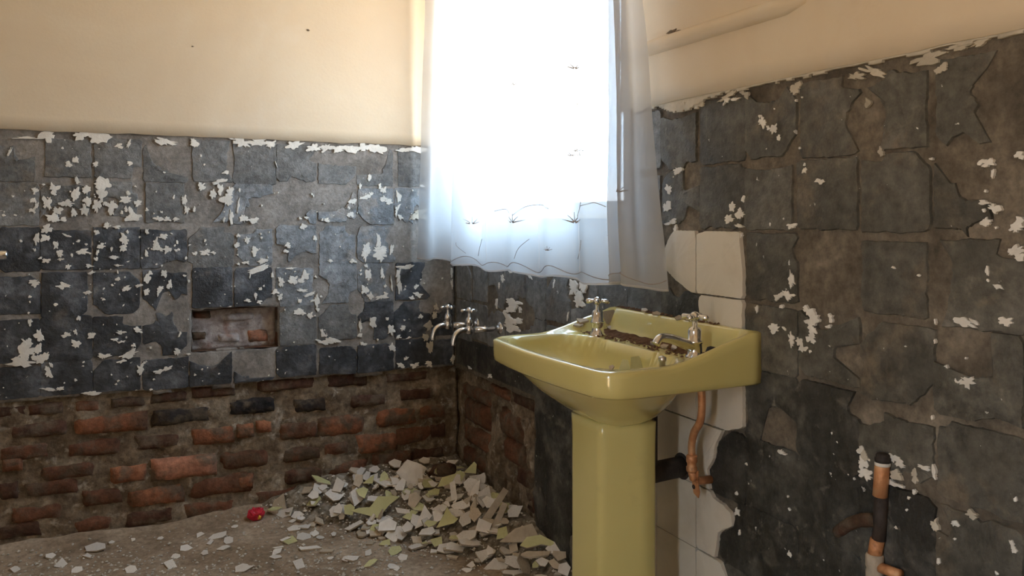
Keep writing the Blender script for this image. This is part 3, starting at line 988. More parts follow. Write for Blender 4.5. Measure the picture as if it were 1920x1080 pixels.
R5 = [(320, 255, 32, 80), (300, 340, 60, 46), (255, 345, 55, 34), (420, 425, 60, 50), (435, 480, 60, 60), (440, 530, 55, 55), (435, 580, 50, 50), (545, 465, 32, 46), (530, 517, 28, 18), (225, 530, 64, 44), (285, 530, 28, 14), (320, 585, 32, 70), (370, 600, 44, 44), (385, 640, 46, 44), (265, 405, 18, 22), (128, 420, 14, 34),
      (1300, 492, 95, 40), (1350, 488, 46, 26), (1535, 488, 80, 46), (1590, 90, 80, 46), (1605, 125, 36, 36), (1425, 205, 22, 56), (1490, 295, 56, 22), (1430, 258, 18, 18), (1315, 825, 84, 60), (1195, 740, 20, 20), (1305, 693, 12, 12), (900, 185, 24, 12), (430, 655, 12, 18), (1132, 490, 10, 34), (1130, 600, 10, 24)]
R6 = [(985, 318, 34, 48), (995, 400, 55, 70), (1010, 460, 90, 60), (1175, 370, 90, 50), (1210, 405, 60, 36), (1190, 520, 80, 26), (1150, 505, 46, 26), (1350, 420, 70, 24), (1410, 440, 22, 50), (1413, 475, 16, 26), (520, 330, 34, 20), (1295, 560, 26, 28), (1530, 745, 46, 40),
      (1865, 860, 36, 46), (1875, 895, 34, 36), (265, 680, 32, 42), (262, 570, 20, 28), (318, 400, 12, 12), (570, 920, 22, 28), (280, 800, 14, 28), (1435, 965, 18, 36), (1775, 1035, 24, 18), (545, 345, 16, 12), (560, 590, 8, 16), (570, 665, 14, 14)]
R6T = [(1630, 690, 70, 44), (1415, 750, 36, 60), (1300, 470, 50, 70), (1010, 360, 40, 60), (1180, 460, 70, 60)]
R8 = [(705, 345, 100, 60), (690, 385, 70, 50), (680, 460, 70, 60), (700, 510, 90, 60), (735, 470, 60, 50), (635, 160, 18, 56), (690, 110, 24, 28), (590, 340, 14, 56), (1150, 240, 70, 90), (1190, 330, 70, 90), (1215, 220, 40, 90), (1110, 430, 11, 64), (820, 130, 56, 36), (590, 80, 36, 16),
      (545, 865, 28, 28), (395, 805, 24, 18), (610, 210, 12, 40), (760, 390, 12, 40), (905, 130, 30, 24), (1010, 200, 12, 60), (510, 520, 14, 24)]
smallR = Geo()
chips_from(wall_right, right, px_right, 1220, 140, 3.0, R3, M['chip'], 2000, smallR)
chips_from(wall_right, right, px_right, 1220, 140, 3.0, R3T, M['chip_tan'], 2050, smallR, 'tan_chip')
chips_from(wall_right, right, px_right, 1560, 60, 2.455, R4, M['chip'], 2100, smallR)
chips_from(wall_right, right, px_right, 1560, 60, 2.455, R4T, M['chip_tan'], 2150, smallR, 'tan_chip')
chips_from(wall_right, right, px_right, 1380, 440, 3.0, R5, M['chip'], 2200, smallR)
chips_from(wall_right, right, px_right, 1300, 740, 3.097, R6, M['chip'], 2300, smallR)
chips_from(wall_right, right, px_right, 1300, 740, 3.097, R6T, M['chip_tan'], 2350, smallR, 'tan_chip')
chips_from(wall_right, right, px_right, 780, 480, 3.857, R8, M['chip'], 2400, smallR)
for i in range(24):
    X, Y = rnd.uniform(1240, 1920), rnd.uniform(180, 1078)
    a, z = px_right(X, Y)
    if in_white(a, z) or z > TOP - 0.02:
        continue
    s = rnd.uniform(0.0025, 0.006)
    chip(None, right, a, z, s, s * rnd.uniform(0.6, 1.4), None, 4000 + i, geo=smallR)
tag(smallR.obj('white_specks', M['chip'], wall_right), kind='stuff')
# pale broken edge left under the cream paint on the right wall
def lip(a):
    return 0.005 + 0.026 * sstep(0.05, 0.45, nz(a * 5.5, 4.4)) + 0.008 * max(0, nz(a * 31, 2.2))


sheet('broken_edge', wall_right, grid_lines(1.27, 2.7, 0.005), grid_lines(TOP - 0.045, TOP + 0.001, 0.004), lambda a, z: z < TOP - lip(a) or nz(a * 60, z * 60, 3) > 0.42 and z < TOP - 0.006,
      right, lambda a, z: 0.0078 + 0.0012 * nz(a * 50, z * 50, 6), 0.0, M['chip_tan'], 0.002)

# filled pipe chase standing proud of the cream paint, and a blistered crack beside the curtain
g = Geo()
pts = [(-0.004, -(1.235 + 0.0255 * i), 1.508 + 0.001 * nz(i * 0.9, 1)) for i in range(26)]
g.tube(pts, [0.020 * min(1, (26 - i) / 3.0) + 0.001 for i in range(26)], 14)
g.obj('plaster_ridge', M['cream'], wall_right, smooth=True)
a, z = px_right(1254, 72)
chip(wall_right, right, a, z, 0.114, 0.0195, M['crack'], 6001, 0.008, 0.0118, 'crack_edge', ragged=0.25)
chip(wall_right, right, a + 0.003, z, 0.108, 0.017, M['cream'], 6002, 0.010, 0.0135, 'paint_blister', ragged=0.2)
for (X, Y, w) in ((577, 58, 0.010), (361, 88, 0.007)):
    a, z = px_back(X, Y)
    chip(wall_back, back, a, z, w, w * 0.6, M['crack'], 6003 + X, 0.008, 0.0125, 'nail_hole')


# ------------------------------------------------------------------ bricks
def brick(parent, mp, ca, cz, L, H, mat, seed, h1=-0.006, depth=0.05):
    n, k = 9, 5
    rnd = random.Random(seed)
    tilt = rnd.uniform(-0.015, 0.015)
    V, Fc = [], []
    for j in range(k + 1):
        for i in range(n + 1):
            u, w = i / n * 2 - 1, j / k * 2 - 1
            e = max(abs(u) ** 9, abs(w) ** 5)
            a = ca + u * L / 2 * (1 + 0.05 * nz(w * 2 + seed, u * 3, 1)) + 0.002 * nz(seed, w * 4)
            z = cz + w * H / 2 * (1 + 0.14 * nz(u * 2.4 + seed * 3, w, 5)) + tilt * u * L / 2
            h = h1 - 0.016 * e + 0.0055 * fbm(a * 26, z * 30, seed * 0.3, 3)
            V.append(mp(a, z, h))
    for j in range(k):
        for i in range(n):
            p = j * (n + 1) + i
            Fc.append((p, p + 1, p + n + 2, p + n + 1))
    # returned sides
    ring = [i for i in range(n + 1)] + [(j * (n + 1) + n) for j in range(1, k + 1)] + [k * (n + 1) + i for i in range(n - 1, -1, -1)] + [j * (n + 1) for j in range(k - 1, 0, -1)]
    b = len(V)
    for r in ring:
        i, j = r % (n + 1), r // (n + 1)
        V.append(mp(ca + (i / n * 2 - 1) * L / 2, cz + (j / k * 2 - 1) * H / 2, h1 - depth))
    m = len(ring)
    for q in range(m):
        Fc.append((ring[q], ring[(q + 1) % m], b + (q + 1) % m, b + q))
    return make_obj('brick', V, Fc, mat, parent, smooth=True)


BRL = [  # x, y, w, h in crops 0,680 and 450,680 (scale 2.7), colour
    (0, 440, 225, 130, 60, 'brown'), (0, 230, 240, 200, 62, 'dark'), (0, 60, 250, 160, 60, 'dark'), (0, 850, 180, 200, 58, 'dark'), (0, 1085, 152, 230, 55, 'dark'), (0, 650, 205, 180, 50, 'dark'),
    (0, 560, 315, 360, 86, 'orange'), (0, 925, 275, 290, 78, 'black'), (0, 1255, 230, 190, 68, 'black'), (0, 190, 345, 300, 80, 'dark'),
    (0, 800, 405, 235, 74, 'dark'), (0, 1080, 375, 215, 80, 'orange'), (0, 1240, 350, 80, 68, 'orange'), (0, 470, 440, 280, 76, 'brown'), (0, 120, 460, 260, 76, 'brown'),
    (0, 650, 575, 175, 76, 'orange'), (0, 935, 535, 315, 96, 'pink'), (0, 1245, 500, 235, 80, 'brown'), (0, 60, 520, 100, 68, 'orange'), (0, 340, 560, 260, 76, 'brown'),
    (0, 250, 640, 270, 84, 'brown'), (0, 790, 685, 280, 84, 'orange'), (0, 1120, 630, 310, 96, 'brown'), (0, 520, 690, 200, 76, 'brown'), (0, 40, 660, 100, 80, 'dark'),
    (0, 190, 770, 270, 80, 'brown'), (0, 470, 830, 220, 70, 'brown'), (0, 760, 790, 260, 80, 'dark'), (0, 1060, 750, 260, 80, 'brown'), (0, 90, 860, 240, 80, 'dark'),
    (450, 250, 112, 290, 66, 'dark'), (450, 545, 92, 210, 66, 'dark'), (450, 850, 75, 220, 48, 'dark'), (450, 80, 222, 190, 68, 'black'), (450, 360, 218, 160, 66, 'black'), (450, 660, 196, 180, 58, 'dark'),
    (450, 900, 165, 180, 60, 'dark'), (450, 30, 350, 90, 68, 'orange'), (450, 125, 330, 80, 58, 'orange'), (450, 300, 350, 190, 80, 'brown'), (450, 520, 325, 225, 88, 'orange'), (450, 800, 280, 200, 78, 'orange'), (450, 980, 250, 140, 70, 'brown'),
    (450, 320, 470, 200, 66, 'brown'), (450, 490, 440, 130, 66, 'brown'), (450, 700, 412, 200, 86, 'orange'), (450, 890, 375, 180, 78, 'brown'), (450, 1010, 350, 80, 70, 'dark'),
    (450, 30, 610, 80, 68, 'orange'), (450, 330, 580, 200, 66, 'dark'), (450, 550, 540, 200, 68, 'brown'), (450, 780, 500, 200, 78, 'brown'), (450, 960, 470, 160, 70, 'dark'),
    (450, 200, 690, 220, 70, 'brown'), (450, 450, 650, 220, 70, 'dark'), (450, 690, 610, 220, 74, 'brown'), (450, 900, 580, 200, 74, 'brown')]
for i, (ox, x, y, w, h, c) in enumerate(BRL):
    X, Y = ox + x / 2.7, 680 + y / 2.7
    a, z = px_back(X, Y)
    a1, _ = px_back(X + w / 5.4, Y)
    _, z1 = px_back(X, Y + h / 5.4)
    if a - abs(a1 - a) < 0.0:
        continue
    h1 = {'orange': -0.006, 'pink': 0.0, 'brown': -0.010, 'dark': -0.010, 'black': -0.008}[c]
    brick(wall_back, back, a, z, abs(a1 - a) * 2.1, abs(z1 - z) * 2.3, M['br_' + c], i * 1.7 + 3, h1)
rx = random.Random(77)
for row in range(6):                                   # the same courses carried on past the left edge of the view
    a = 1.70 + (0.11 if row % 2 else 0.0)
    while a < BL - 0.12:
        L = rx.uniform(0.15, 0.21)
        c = rx.choice(('brown', 'dark', 'orange', 'brown', 'dark'))
        brick(wall_back, back, a + L / 2, 0.05 + row * 0.083, L, 0.060, M['br_' + c], 300 + row * 9 + a, -0.010)
        a += L + 0.022
BRR = [(60, 160, 150, 70, 'brown'), (60, 260, 130, 120, 'brown'), (60, 380, 130, 100, 'brown'), (50, 490, 120, 90, 'brown'), (300, 195, 150, 90, 'dark'), (180, 150, 110, 60, 'brown'),
       (235, 320, 110, 140, 'brown'), (250, 460, 100, 120, 'brown'), (300, 590, 90, 110, 'dark'), (340, 720, 60, 120, 'dark')]
for i, (x, y, w, h, c) in enumerate(BRR):
    X, Y = 860 + x / 2.7, 680 + y / 2.7
    a, z = px_right(X, Y)
    a1, _ = px_right(X + w / 5.4, Y)
    _, z1 = px_right(X, Y + h / 5.4)
    a, L = max(a, abs(a1 - a) + 0.03), abs(a1 - a) * 2
    brick(wall_right, right, a, z, L, abs(z1 - z) * 2, M['br_' + c], i * 2.3 + 90, -0.012 if c == 'brown' else -0.02)
# bricks at the back of the soap niche
for i, (x, y, w, h, c) in enumerate([(1330, 650, 360, 230, 'pink'), (820, 690, 380, 170, 'niche'), (320, 660, 240, 150, 'dark'), (360, 300, 300, 120, 'brown'), (1000, 330, 560, 150, 'niche')]):
    a, z = px_back(340 + x / 9.0, 560 + y / 9.0)
    brick(wall_back, lambda p, q, h_: back(min(max(p, NA0 + 0.002), NA1 - 0.002), q, h_), a, z, w / 9.0 / 545, h / 9.0 / 545, M['niche'] if c == 'niche' else M['br_' + c], 140 + i * 3.1, -0.036, 0.03)

# ------------------------------------------------------------------ wash basin
BY = -1.469                     # basin centre along the wall
BW, BD = 0.28, 0.405            # half width, depth


def b_outline(n_side=14):
    """closed outline (bx, by): out from the wall, round the front"""
    pts = []
    r = 0.065
    ins = [(0.0, -BW + 0.004)]
    for i in range(1, n_side):
        ins.append((i / n_side * (BD - r), -BW - 0.006 * math.sin(math.pi * i / n_side * 0.5) + 0.004))
    for i in range(0, 9):
        th = -math.pi / 2 + (math.pi / 2) * i / 8
        ins.append((BD - r + math.cos(th) * r - 0.012, -BW + r + math.sin(th) * r))
    for i in range(1, 20):
        y = -BW + r + (2 * BW - 2 * r) * i / 20
        ins.append((BD - 0.012 + 0.014 * (1 - (y / (BW - r)) ** 2), y))
    pts = ins + [(x, -y) for x, y in reversed(ins[:-19])]
    # back edge
    for i in range(1, 14):
        pts.append((0.0, BW - 0.004 - (2 * BW - 0.008) * i / 14))
    return pts


OUT = b_outline()
NO = len(OUT)


def rim_z(bx):
    return 0.783 + 0.058 * sstep(0.255, -0.02, bx) ** 0.9


BCX, BCA, BCB = 0.268, 0.120, 0.246


def top_z(bx, by, e):
    deck = 0.781
    up = 1 - sstep(0.012, 0.045, e)
    z = deck + (rim_z(bx) - deck) * up
    # the back upstand
    z = max(z, deck + 0.060 * (1 - sstep(0.028, 0.052, bx)))
    n = 3.4
    q = (abs((bx - BCX) / BCA) ** n + abs(by / BCB) ** n) ** (1 / n)
    if q < 1.0:
        z -= 0.108 * (1 - q ** 2.6) ** 0.62
    else:
        z -= 0.0
    return z


def basin_pt(bx, by, z):
    return (-bx, BY + by, z)


def scaled(k, cx=0.21):
    return [(cx + (x - cx) * k, y * k) for x, y in OUT]


basin = empty('wash_basin', (-0.2, BY, 0.70))
tag(basin, 'avocado green ceramic wash basin on a pedestal beneath the window', 'basin')
V, Fc = [], []


def add_ring(pts):
    b = len(V)
    V.extend(pts)
    return b


# underside (bottom to top), then skirt, rim, and the top surface inwards
rings = []
for (fr, bk, ub, z) in ((0.20, 0.17, 0.020, 0.606), (0.225, 0.155, 0.045, 0.607), (0.245, 0.145, 0.072, 0.614), (0.272, 0.135, 0.106, 0.630), (0.302, 0.128, 0.146, 0.650), (0.334, 0.126, 0.186, 0.674), (0.362, 0.125, 0.224, 0.702), (0.384, 0.124, 0.252, 0.726), (0.388, 0.124, 0.258, 0.733)):
    cu, ua = (fr + bk) / 2, (fr - bk) / 2
    sh = []
    for (x, y) in OUT:
        dx, dy = x - cu, y
        n = 2.8
        q = (abs(dx / ua) ** n + abs(dy / ub) ** n) ** (1 / n)
        sh.append(basin_pt(cu + dx / q, dy / q, z))
    rings.append(add_ring(sh))
for (k, dz) in ((0.972, 0.0), (0.99, 0.004), (0.996, 0.014)):
    rings.append(add_ring([basin_pt(max(0.21 + (x - 0.21) * k, 0.0), y * k, 0.728 + dz) for x, y in OUT]))
for (k, f1) in ((1.0, 0.4), (1.0, 0.8)):
    rings.append(add_ring([basin_pt(max(x, 0), y * k, 0.742 * (1 - f1) + (rim_z(x) - 0.006) * f1) for x, y in OUT]))
NR = 46
for i in range(0, NR + 1):
    t = (i / NR)
    # dense near the edge
    k = 1.0 - (0.6 * t + 0.4 * t ** 1.7)
    row = []
    for (x, y) in OUT:
        cx = 0.225
        bx, by = cx + (x - cx) * k, y * k
        e = min(BD - bx if bx > 0.3 else 9, BW - abs(by), 9)
        z = top_z(bx, by, e)
        d_e = (1 - k) * 0.20
        if d_e < 0.009:
            z -= 0.0045 * (1 - d_e / 0.009) ** 2
        row.append(basin_pt(max(bx, 0.0), by, z))
    rings.append(add_ring(row))
for a, b in zip(rings[:-1], rings[1:]):
    for k in range(NO):
        k2 = (k + 1) % NO
        Fc.append((a + k, a + k2, b + k2, b + k))
Fc.append(tuple(rings[0] + k for k in range(NO - 1, -1, -1)))
bowl = make_obj('bowl', V, Fc, M['basin'], basin, smooth=True)


def deck_z(bx, by):
    return top_z(bx, by, min(BD - bx if bx > 0.3 else 9, BW - abs(by)))


# drain and overflow
g = Geo()
zd = deck_z(0.262, -0.02)
g.lathe((-0.262, BY - 0.02, zd + 0.0005), (0, 0, 1), [(0.026, 0), (0.026, 0.003), (0.020, 0.0035), (0.018, 0.0)], 24)
g.obj('drain', M['chrome_old'], basin, smooth=False)
g = Geo()
g.lathe((-0.176, BY - 0.005, deck_z(0.176, 0.005) + 0.0), (-0.9, 0, 0.45), [(0.019, 0), (0.019, 0.002), (0.012, 0.003)], 20)
g.obj('overflow', M['drain'], basin)


def cross_handle(g, c, r, ang, rr=0.0052):
    c = Vector(c)
    for k in range(4):
        a = ang + k * math.pi / 2
        d = Vector((math.cos(a), math.sin(a), -0.10))
        g.tube([c, c + d * r * 0.5, c + d * r * 0.86, c + d * r], [rr * 0.8, rr * 1.0, rr * 1.35, rr * 0.6], 10)
    g.lathe(c - Vector((0, 0, 0.008)), (0, 0, 1), [(0.007, 0), (0.010, 0.003), (0.0105, 0.011), (0.007, 0.0155), (0.001, 0.0175)], 16)


def basin_tap(parent, bx, by, spout_to=None, ang=0.3):
    p = Vector(basin_pt(bx, by, deck_z(bx, by)))
    g = Geo()
    g.lathe(p - Vector((0, 0, 0.002)), (0, 0, 1), [(0.021, 0), (0.021, 0.004), (0.016, 0.007), (0.0155, 0.030), (0.018, 0.033), (0.018, 0.037), (0.0145, 0.039), (0.0148, 0.058), (0.012, 0.064), (0.006, 0.067), (0.0055, 0.084)], 24)
    tap = g.obj('tap', M['chrome'], parent, smooth=True)
    g = Geo()
    cross_handle(g, p + Vector((0, 0, 0.088)), 0.031, ang)
    g.obj('handle', M['chrome'], tap, smooth=True)
    if spout_to:
        s = Vector(spout_to)
        a = p + Vector((0, 0, 0.018))
        d = (s - a)
        pts = smooth_path([a, a + d * 0.35 + Vector((0, 0, 0.004)), a + d * 0.72 + Vector((0, 0, 0.005)), s, s + Vector((d.x, d.y, 0)).normalized() * 0.012 + Vector((0, 0, -0.012))], 5)
        g = Geo()
        n = len(pts)
        g.tube(pts, [0.0125 - 0.0035 * min(1, i / (n * 0.7)) for i in range(n)], 14)
        g.obj('spout', M['chrome'], tap, smooth=True)
    return tap


basin_tap(basin, 0.105, -0.184, at_x(1238, 634, -0.200), 0.5)
basin_tap(basin, 0.118, 0.190, None, 0.9)
# black washer lying at the foot of the right tap
g = Geo()
pw = Vector(basin_pt(0.075, -0.205, deck_z(0.075, -0.205)))
g.lathe(pw + Vector((0, 0, -0.002)), (0.3, 0, 1), [(0.016, 0), (0.018, 0.006), (0.016, 0.020), (0.010, 0.024)], 16)
o = g.obj('rubber_washer', M['rubber'], None, smooth=True, loc=tuple(pw))
tag(o, 'black rubber cone at the foot of the right basin tap', 'washer')
# small chrome chain stay in the bowl
g = Geo()
pc = at_x(1242, 682, -0.235)
zc = deck_z(0.235, pc.y - BY)
g.lathe((pc.x, pc.y, zc - 0.002), (0, 0, 1), [(0.006, 0), (0.006, 0.010), (0.008, 0.012), (0.008, 0.019), (0.003, 0.022)], 14)
o = g.obj('basin_plug', M['chrome_old'], None, smooth=True, loc=(pc.x, pc.y, zc))
tag(o, 'small chrome plug stub lying in the green basin bowl', 'plug')

# pedestal
ped_prof = [(0.00, 1.30), (0.03, 1.29), (0.09, 1.10), (0.16, 1.02), (0.30, 1.0), (0.52, 1.0), (0.575, 1.0), (0.605, 1.01), (0.626, 1.02)]
poly = [(0.27, 0.065), (0.175, 0.100), (0.140, 0.096), (0.140, -0.096), (0.175, -0.100), (0.27, -0.065)]
rp = []
for i in range(len(poly)):
    p0, p1, p2 = [Vector((*poly[(i + d) % len(poly)], 0)) for d in (-1, 0, 1)]
    r = 0.016 if i in (0, 5) else 0.012
    a, b = p1 + (p0 - p1).normalized() * r, p1 + (p2 - p1).normalized() * r
    for t in (0, 0.25, 0.5, 0.75, 1.0):
        rp.append((1 - t) ** 2 * a + 2 * t * (1 - t) * p1 + t * t * b)
V, Fc = [], []
n = len(rp)
for z, k in ped_prof:
    for p in rp:
        V.append((-(0.18 + (p.x - 0.18) * k), BY + p.y * k, z))
for i in range(len(ped_prof) - 1):
    for k in range(n):
        k2 = (k + 1) % n
        Fc.append((i * n + k, i * n + k2, (i + 1) * n + k2, (i + 1) * n + k))
Fc.append(tuple(range(n - 1, -1, -1)))
Fc.append(tuple((len(ped_prof) - 1) * n + k for k in range(n)))
o = make_obj('pedestal', V, Fc, M['basin'], None, smooth=True, loc=(-0.165, BY, 0))
tag(o, 'avocado green ceramic pedestal carrying the wash basin', 'pedestal')


# ------------------------------------------------------------------ bath taps by the corner
def bib_tap(y, z, label, reach=0.12):
    root = empty('bath_tap', (0, y, z))
    tag(root, label, 'tap', 'pair of chrome bath taps on the window wall')
    g = Geo()
    c = Vector((-reach, y, z))
    g.tube([(0.0, y, z), (-0.03, y, z), (-0.05, y, z - 0.001), (-reach + 0.02, y, z)], [0.011, 0.011, 0.0095, 0.0105], 14)
    g.lathe(c - Vector((0, 0, 0.014)), (0, 0, 1), [(0.008, 0), (0.0135, 0.004), (0.0145, 0.018), (0.012, 0.026), (0.0105, 0.030), (0.0135, 0.033), (0.0135, 0.048), (0.010, 0.056), (0.0055, 0.060), (0.005, 0.080)], 18)
    g.obj('body', M['chrome'], root, smooth=True)
    g = Geo()
    g.lathe((0.004, y, z), (-1, 0, 0), [(0.026, 0), (0.026, 0.004), (0.018, 0.012), (0.012, 0.016)], 20)
    g.obj('flange', M['chrome'], root, smooth=True)
    g = Geo()
    g.tube(smooth_path([c, c + Vector((-0.025, 0, 0.002)), c + Vector((-0.048, 0, -0.010)), c + Vector((-0.058, 0, -0.034)), c + Vector((-0.059, 0, -0.050))], 5), 0.0098, 14)
    g.obj('spout', M['chrome'], root, smooth=True)
    g = Geo()
    cross_handle(g, c + Vector((0, 0, 0.070)), 0.032, 0.4 + y, 0.0048)
    g.obj('handle', M['chrome'], root, smooth=True)
    return root


bib_tap(-0.44, 0.690, 'chrome bath tap nearer the wash basin')
bib_tap(-0.238, 0.682, 'chrome bath tap nearer the wall corner')

# ------------------------------------------------------------------ pipes
def hexnut(g, p, axis, r, h):
    g.lathe(p, axis, [(r * 0.9, 0), (r, h * 0.12), (r, h * 0.88), (r * 0.9, h)], 6)


root = empty('copper_supply_pipe', at_x(1300, 930, -0.055))
tag(root, 'bent copper supply pipe hanging under the right end of the basin', 'pipe')
P = [at_x(1315, 728, -0.085), at_x(1316, 760, -0.083), at_x(1313, 790, -0.078), at_x(1302, 810, -0.068), at_x(1297, 832, -0.060), at_x(1297, 852, -0.058)]
g = Geo()
g.tube(smooth_path(P, 5), 0.0085, 14)
g.obj('tube', M['copper'], root, smooth=True)
g = Geo()
c = at_x(1297, 852, -0.058)
g.lathe(c, (0, 0, -1), [(0.0095, 0), (0.0125, 0.003), (0.0125, 0.016), (0.0105, 0.019), (0.0105, 0.026), (0.0125, 0.028), (0.0125, 0.036), (0.010, 0.040)], 14)
g.obj('coupling', M['copper'], root, smooth=True)
c2 = c + Vector((0, 0, -0.042))
g = Geo()
g.tube([c + Vector((0, 0, -0.036)), c2 + Vector((0.004, 0, -0.012)), c2 + Vector((0.02, 0, -0.02)), Vector((0.0, c2.y, c2.z - 0.022))], 0.0092, 12)
g.obj('elbow', M['copper'], root, smooth=True)
g = Geo()
b = [Vector((0, y, z)) for (y, z) in ((-0.011, 0.006), (0.011, 0.008), (0.010, -0.020), (0.004, -0.047), (-0.012, -0.054), (-0.016, -0.040), (-0.010, -0.018))]
fr = [c2 + p + Vector((0.008, 0.0, 0)) for p in b]
bk = [p + Vector((0.003, 0, 0)) for p in fr]
nb = len(b)
g.add(fr + bk, [tuple(range(nb)), tuple(range(2 * nb - 1, nb - 1, -1))] + [(k, (k + 1) % nb, nb + (k + 1) % nb, nb + k) for k in range(nb)])
g.obj('bracket', M['copper'], root)
for (dy, dz, r) in ((0.004, -0.012, 0.0042), (0.003, -0.033, 0.0052)):
    g = Geo()
    g.lathe(c2 + Vector((0.0085, dy, dz)), (-1, 0, 0), [(r, 0), (r, 0.0012)], 12)
    g.obj('bolt_hole', M['iron'], root)

root = empty('waste_pipe', (-0.16, BY, 0.53))
tag(root, 'black iron waste pipe running from the pedestal into the tiled wall', 'pipe')
wy = at_x(1272, 875, -0.02)
g = Geo()
g.tube([(-0.132, BY - 0.03, wy.z + 0.004), (-0.10, BY - 0.03, wy.z + 0.002), (-0.05, wy.y - 0.005, wy.z), (0.0, wy.y, wy.z)], 0.024, 18)
g.obj('outlet', M['iron'], root, smooth=True)
g = Geo()
g.lathe((-0.010, wy.y, wy.z), (1, 0, 0), [(0.030, -0.002), (0.034, 0.003), (0.030, 0.006)], 20)
g.obj('collar', M['iron'], root, smooth=True)
g = Geo()
g.tube([(-0.112, BY - 0.03, wy.z), (-0.112, BY - 0.03, 0.625)], 0.017, 16)
g.obj('trap', M['iron'], root, smooth=True)

tx = -0.016
root = empty('copper_pipe_stub', at_x(1645, 1080, tx))
tag(root, 'vertical stub of old copper pipe on the stripped wall at lower right', 'pipe')
p0, p1, p2, p3, p4 = at_x(1655, 862, tx), at_x(1650, 930, tx), at_x(1645, 1012, tx), at_x(1640, 1042, tx), at_x(1642, 1180, tx)
g = Geo()
g.tube([p1, p0], 0.0125, 16)
g.obj('upper_tube', M['copper'], root, smooth=True)
g = Geo()
g.lathe(p0 + Vector((0, 0, -0.004)), (0, 0, 1), [(0.0130, 0), (0.0135, 0.004), (0.0135, 0.007), (0.0115, 0.008), (0.0115, 0.013), (0.009, 0.015)], 16)
g.obj('end_cap', M['iron'], root, smooth=True)
g = Geo()
g.lathe(p0 + Vector((0, 0, -0.010)), (0, 0, 1), [(0.0128, 0), (0.0134, 0.001), (0.0134, 0.005), (0.0128, 0.006)], 16)
g.obj('solder_ring', M['chip'], root, smooth=True)
g = Geo()
g.tube([p2 + Vector((0.004, 0, 0)), p1 + Vector((0.004, 0, 0))], 0.0118, 16)
g.obj('sooty_tube', M['iron'], root, smooth=True)
g = Geo()
pe = at_x(1640, 975, tx)
g.tube(smooth_path([pe, at_x(1612, 976, tx - 0.004), at_x(1590, 984, tx + 0.004), at_x(1572, 998, tx + 0.018)], 4), [0.0125] * 4 + [0.0112] * 9, 14)
g.obj('elbow', M['br_dark'], root, smooth=True)
g = Geo()
g.tube([p3, p2], 0.0122, 16)
g.obj('lower_tube', M['copper'], root, smooth=True)
g = Geo()
g.lathe(p3 + Vector((0, 0, 0.004)), (0, 0, -1), [(0.0135, 0), (0.0155, 0.004), (0.0155, 0.022), (0.0135, 0.026), (0.0150, 0.030), (0.0150, 0.05)], 16)
g.tube([p3 + Vector((0, 0, -0.03)), p4], 0.0122, 16)
g.obj('tee', M['sh_tan'], root, smooth=True)
g = Geo()
g.tube([at_x(1645, 1062, tx), at_x(1688, 1078, tx)], 0.009, 12)
g.obj('branch', M['copper'], root, smooth=True)

# chrome rail end at the left edge of the picture
ra, rz = px_back(9, 480)
root = empty('towel_rail', back(ra, rz, 0.0))
tag(root, 'chrome towel rail end on the back wall at the far left', 'rail')
g = Geo()
q = Vector(back(ra, rz, 0.0))
e = Vector(back(px_back(4, 480)[0] - 0.03, rz, 0.045))
e = CAM + (Vector(ray(12, 478)) * ((-0.045 - CAM.y) / ray(12, 478).y))
g.tube([e + Vector((0.006, 0, 0)), e + Vector((0.003, 0, 0)), e, e + Vector((-0.02, 0, 0)), e + Vector((-0.40, 0, 0))], [0.004, 0.012, 0.0155, 0.0165, 0.0165], 18)
g.obj('bar', M['chrome'], root, smooth=True)
g = Geo()
g.lathe((e.x - 0.05, 0.0, e.z), (0, -1, 0), [(0.026, -0.004), (0.026, 0.004), (0.013, 0.008), (0.011, 0.045)], 18)
g.obj('bracket', M['chrome'], root, smooth=True)

# ------------------------------------------------------------------ curtain
CZ0, CZ1 = 0.915, 2.13
plan = [(-0.025, -0.165), (-0.10, -0.150), (-0.20, -0.165), (-0.30, -0.135), (-0.40, -0.105), (-0.465, -0.080), (-0.490, -0.110), (-0.440, -0.155), (-0.415, -0.175), (-0.46, -0.182), (-0.56, -0.145), (-0.66, -0.155), (-0.76, -0.130), (-0.86, -0.150),
        (-0.96, -0.128), (-1.07, -0.148), (-1.17, -0.122), (-1.27, -0.145), (-1.335, -0.120), (-1.36, -0.085), (-1.375, -0.13), (-1.395, -0.135), (-1.405, -0.085), (-1.425, -0.08), (-1.44, -0.128), (-1.47, -0.130), (-1.51, -0.095), (-1.555, -0.075), (-1.585, -0.062)]
PATH = smooth_path([(p[1], p[0], 0) for p in plan], 7)
NP = len(PATH)


def cur_pt(i, z):
    p = PATH[i]
    k = (CZ1 - z) / (CZ1 - CZ0)
    x, y = p.x, p.y
    if y < -1.33:
        y = -1.33 + (y + 1.33) * 0.68 * (0.12 + 0.88 * k)
    if y > -0.46:
        y = -0.46 + (y + 0.46) * (0.90 + 0.10 * k)
    f = 0.55 + 0.45 * k
    x = -0.115 + (x + 0.115) * f + 0.010 * nz(y * 4, z * 2.2, 5.0) * k + 0.004 * nz(y * 14, z * 5, 2.0)
    x = min(x, -0.03)
    return Vector((x, y, z))


def cur_bottom(i):
    y = PATH[i].y
    return CZ0 + 0.006 * math.sin(y * 21) + 0.006 * nz(y * 9, 1.1) + (0.008 if y > -0.44 else 0)


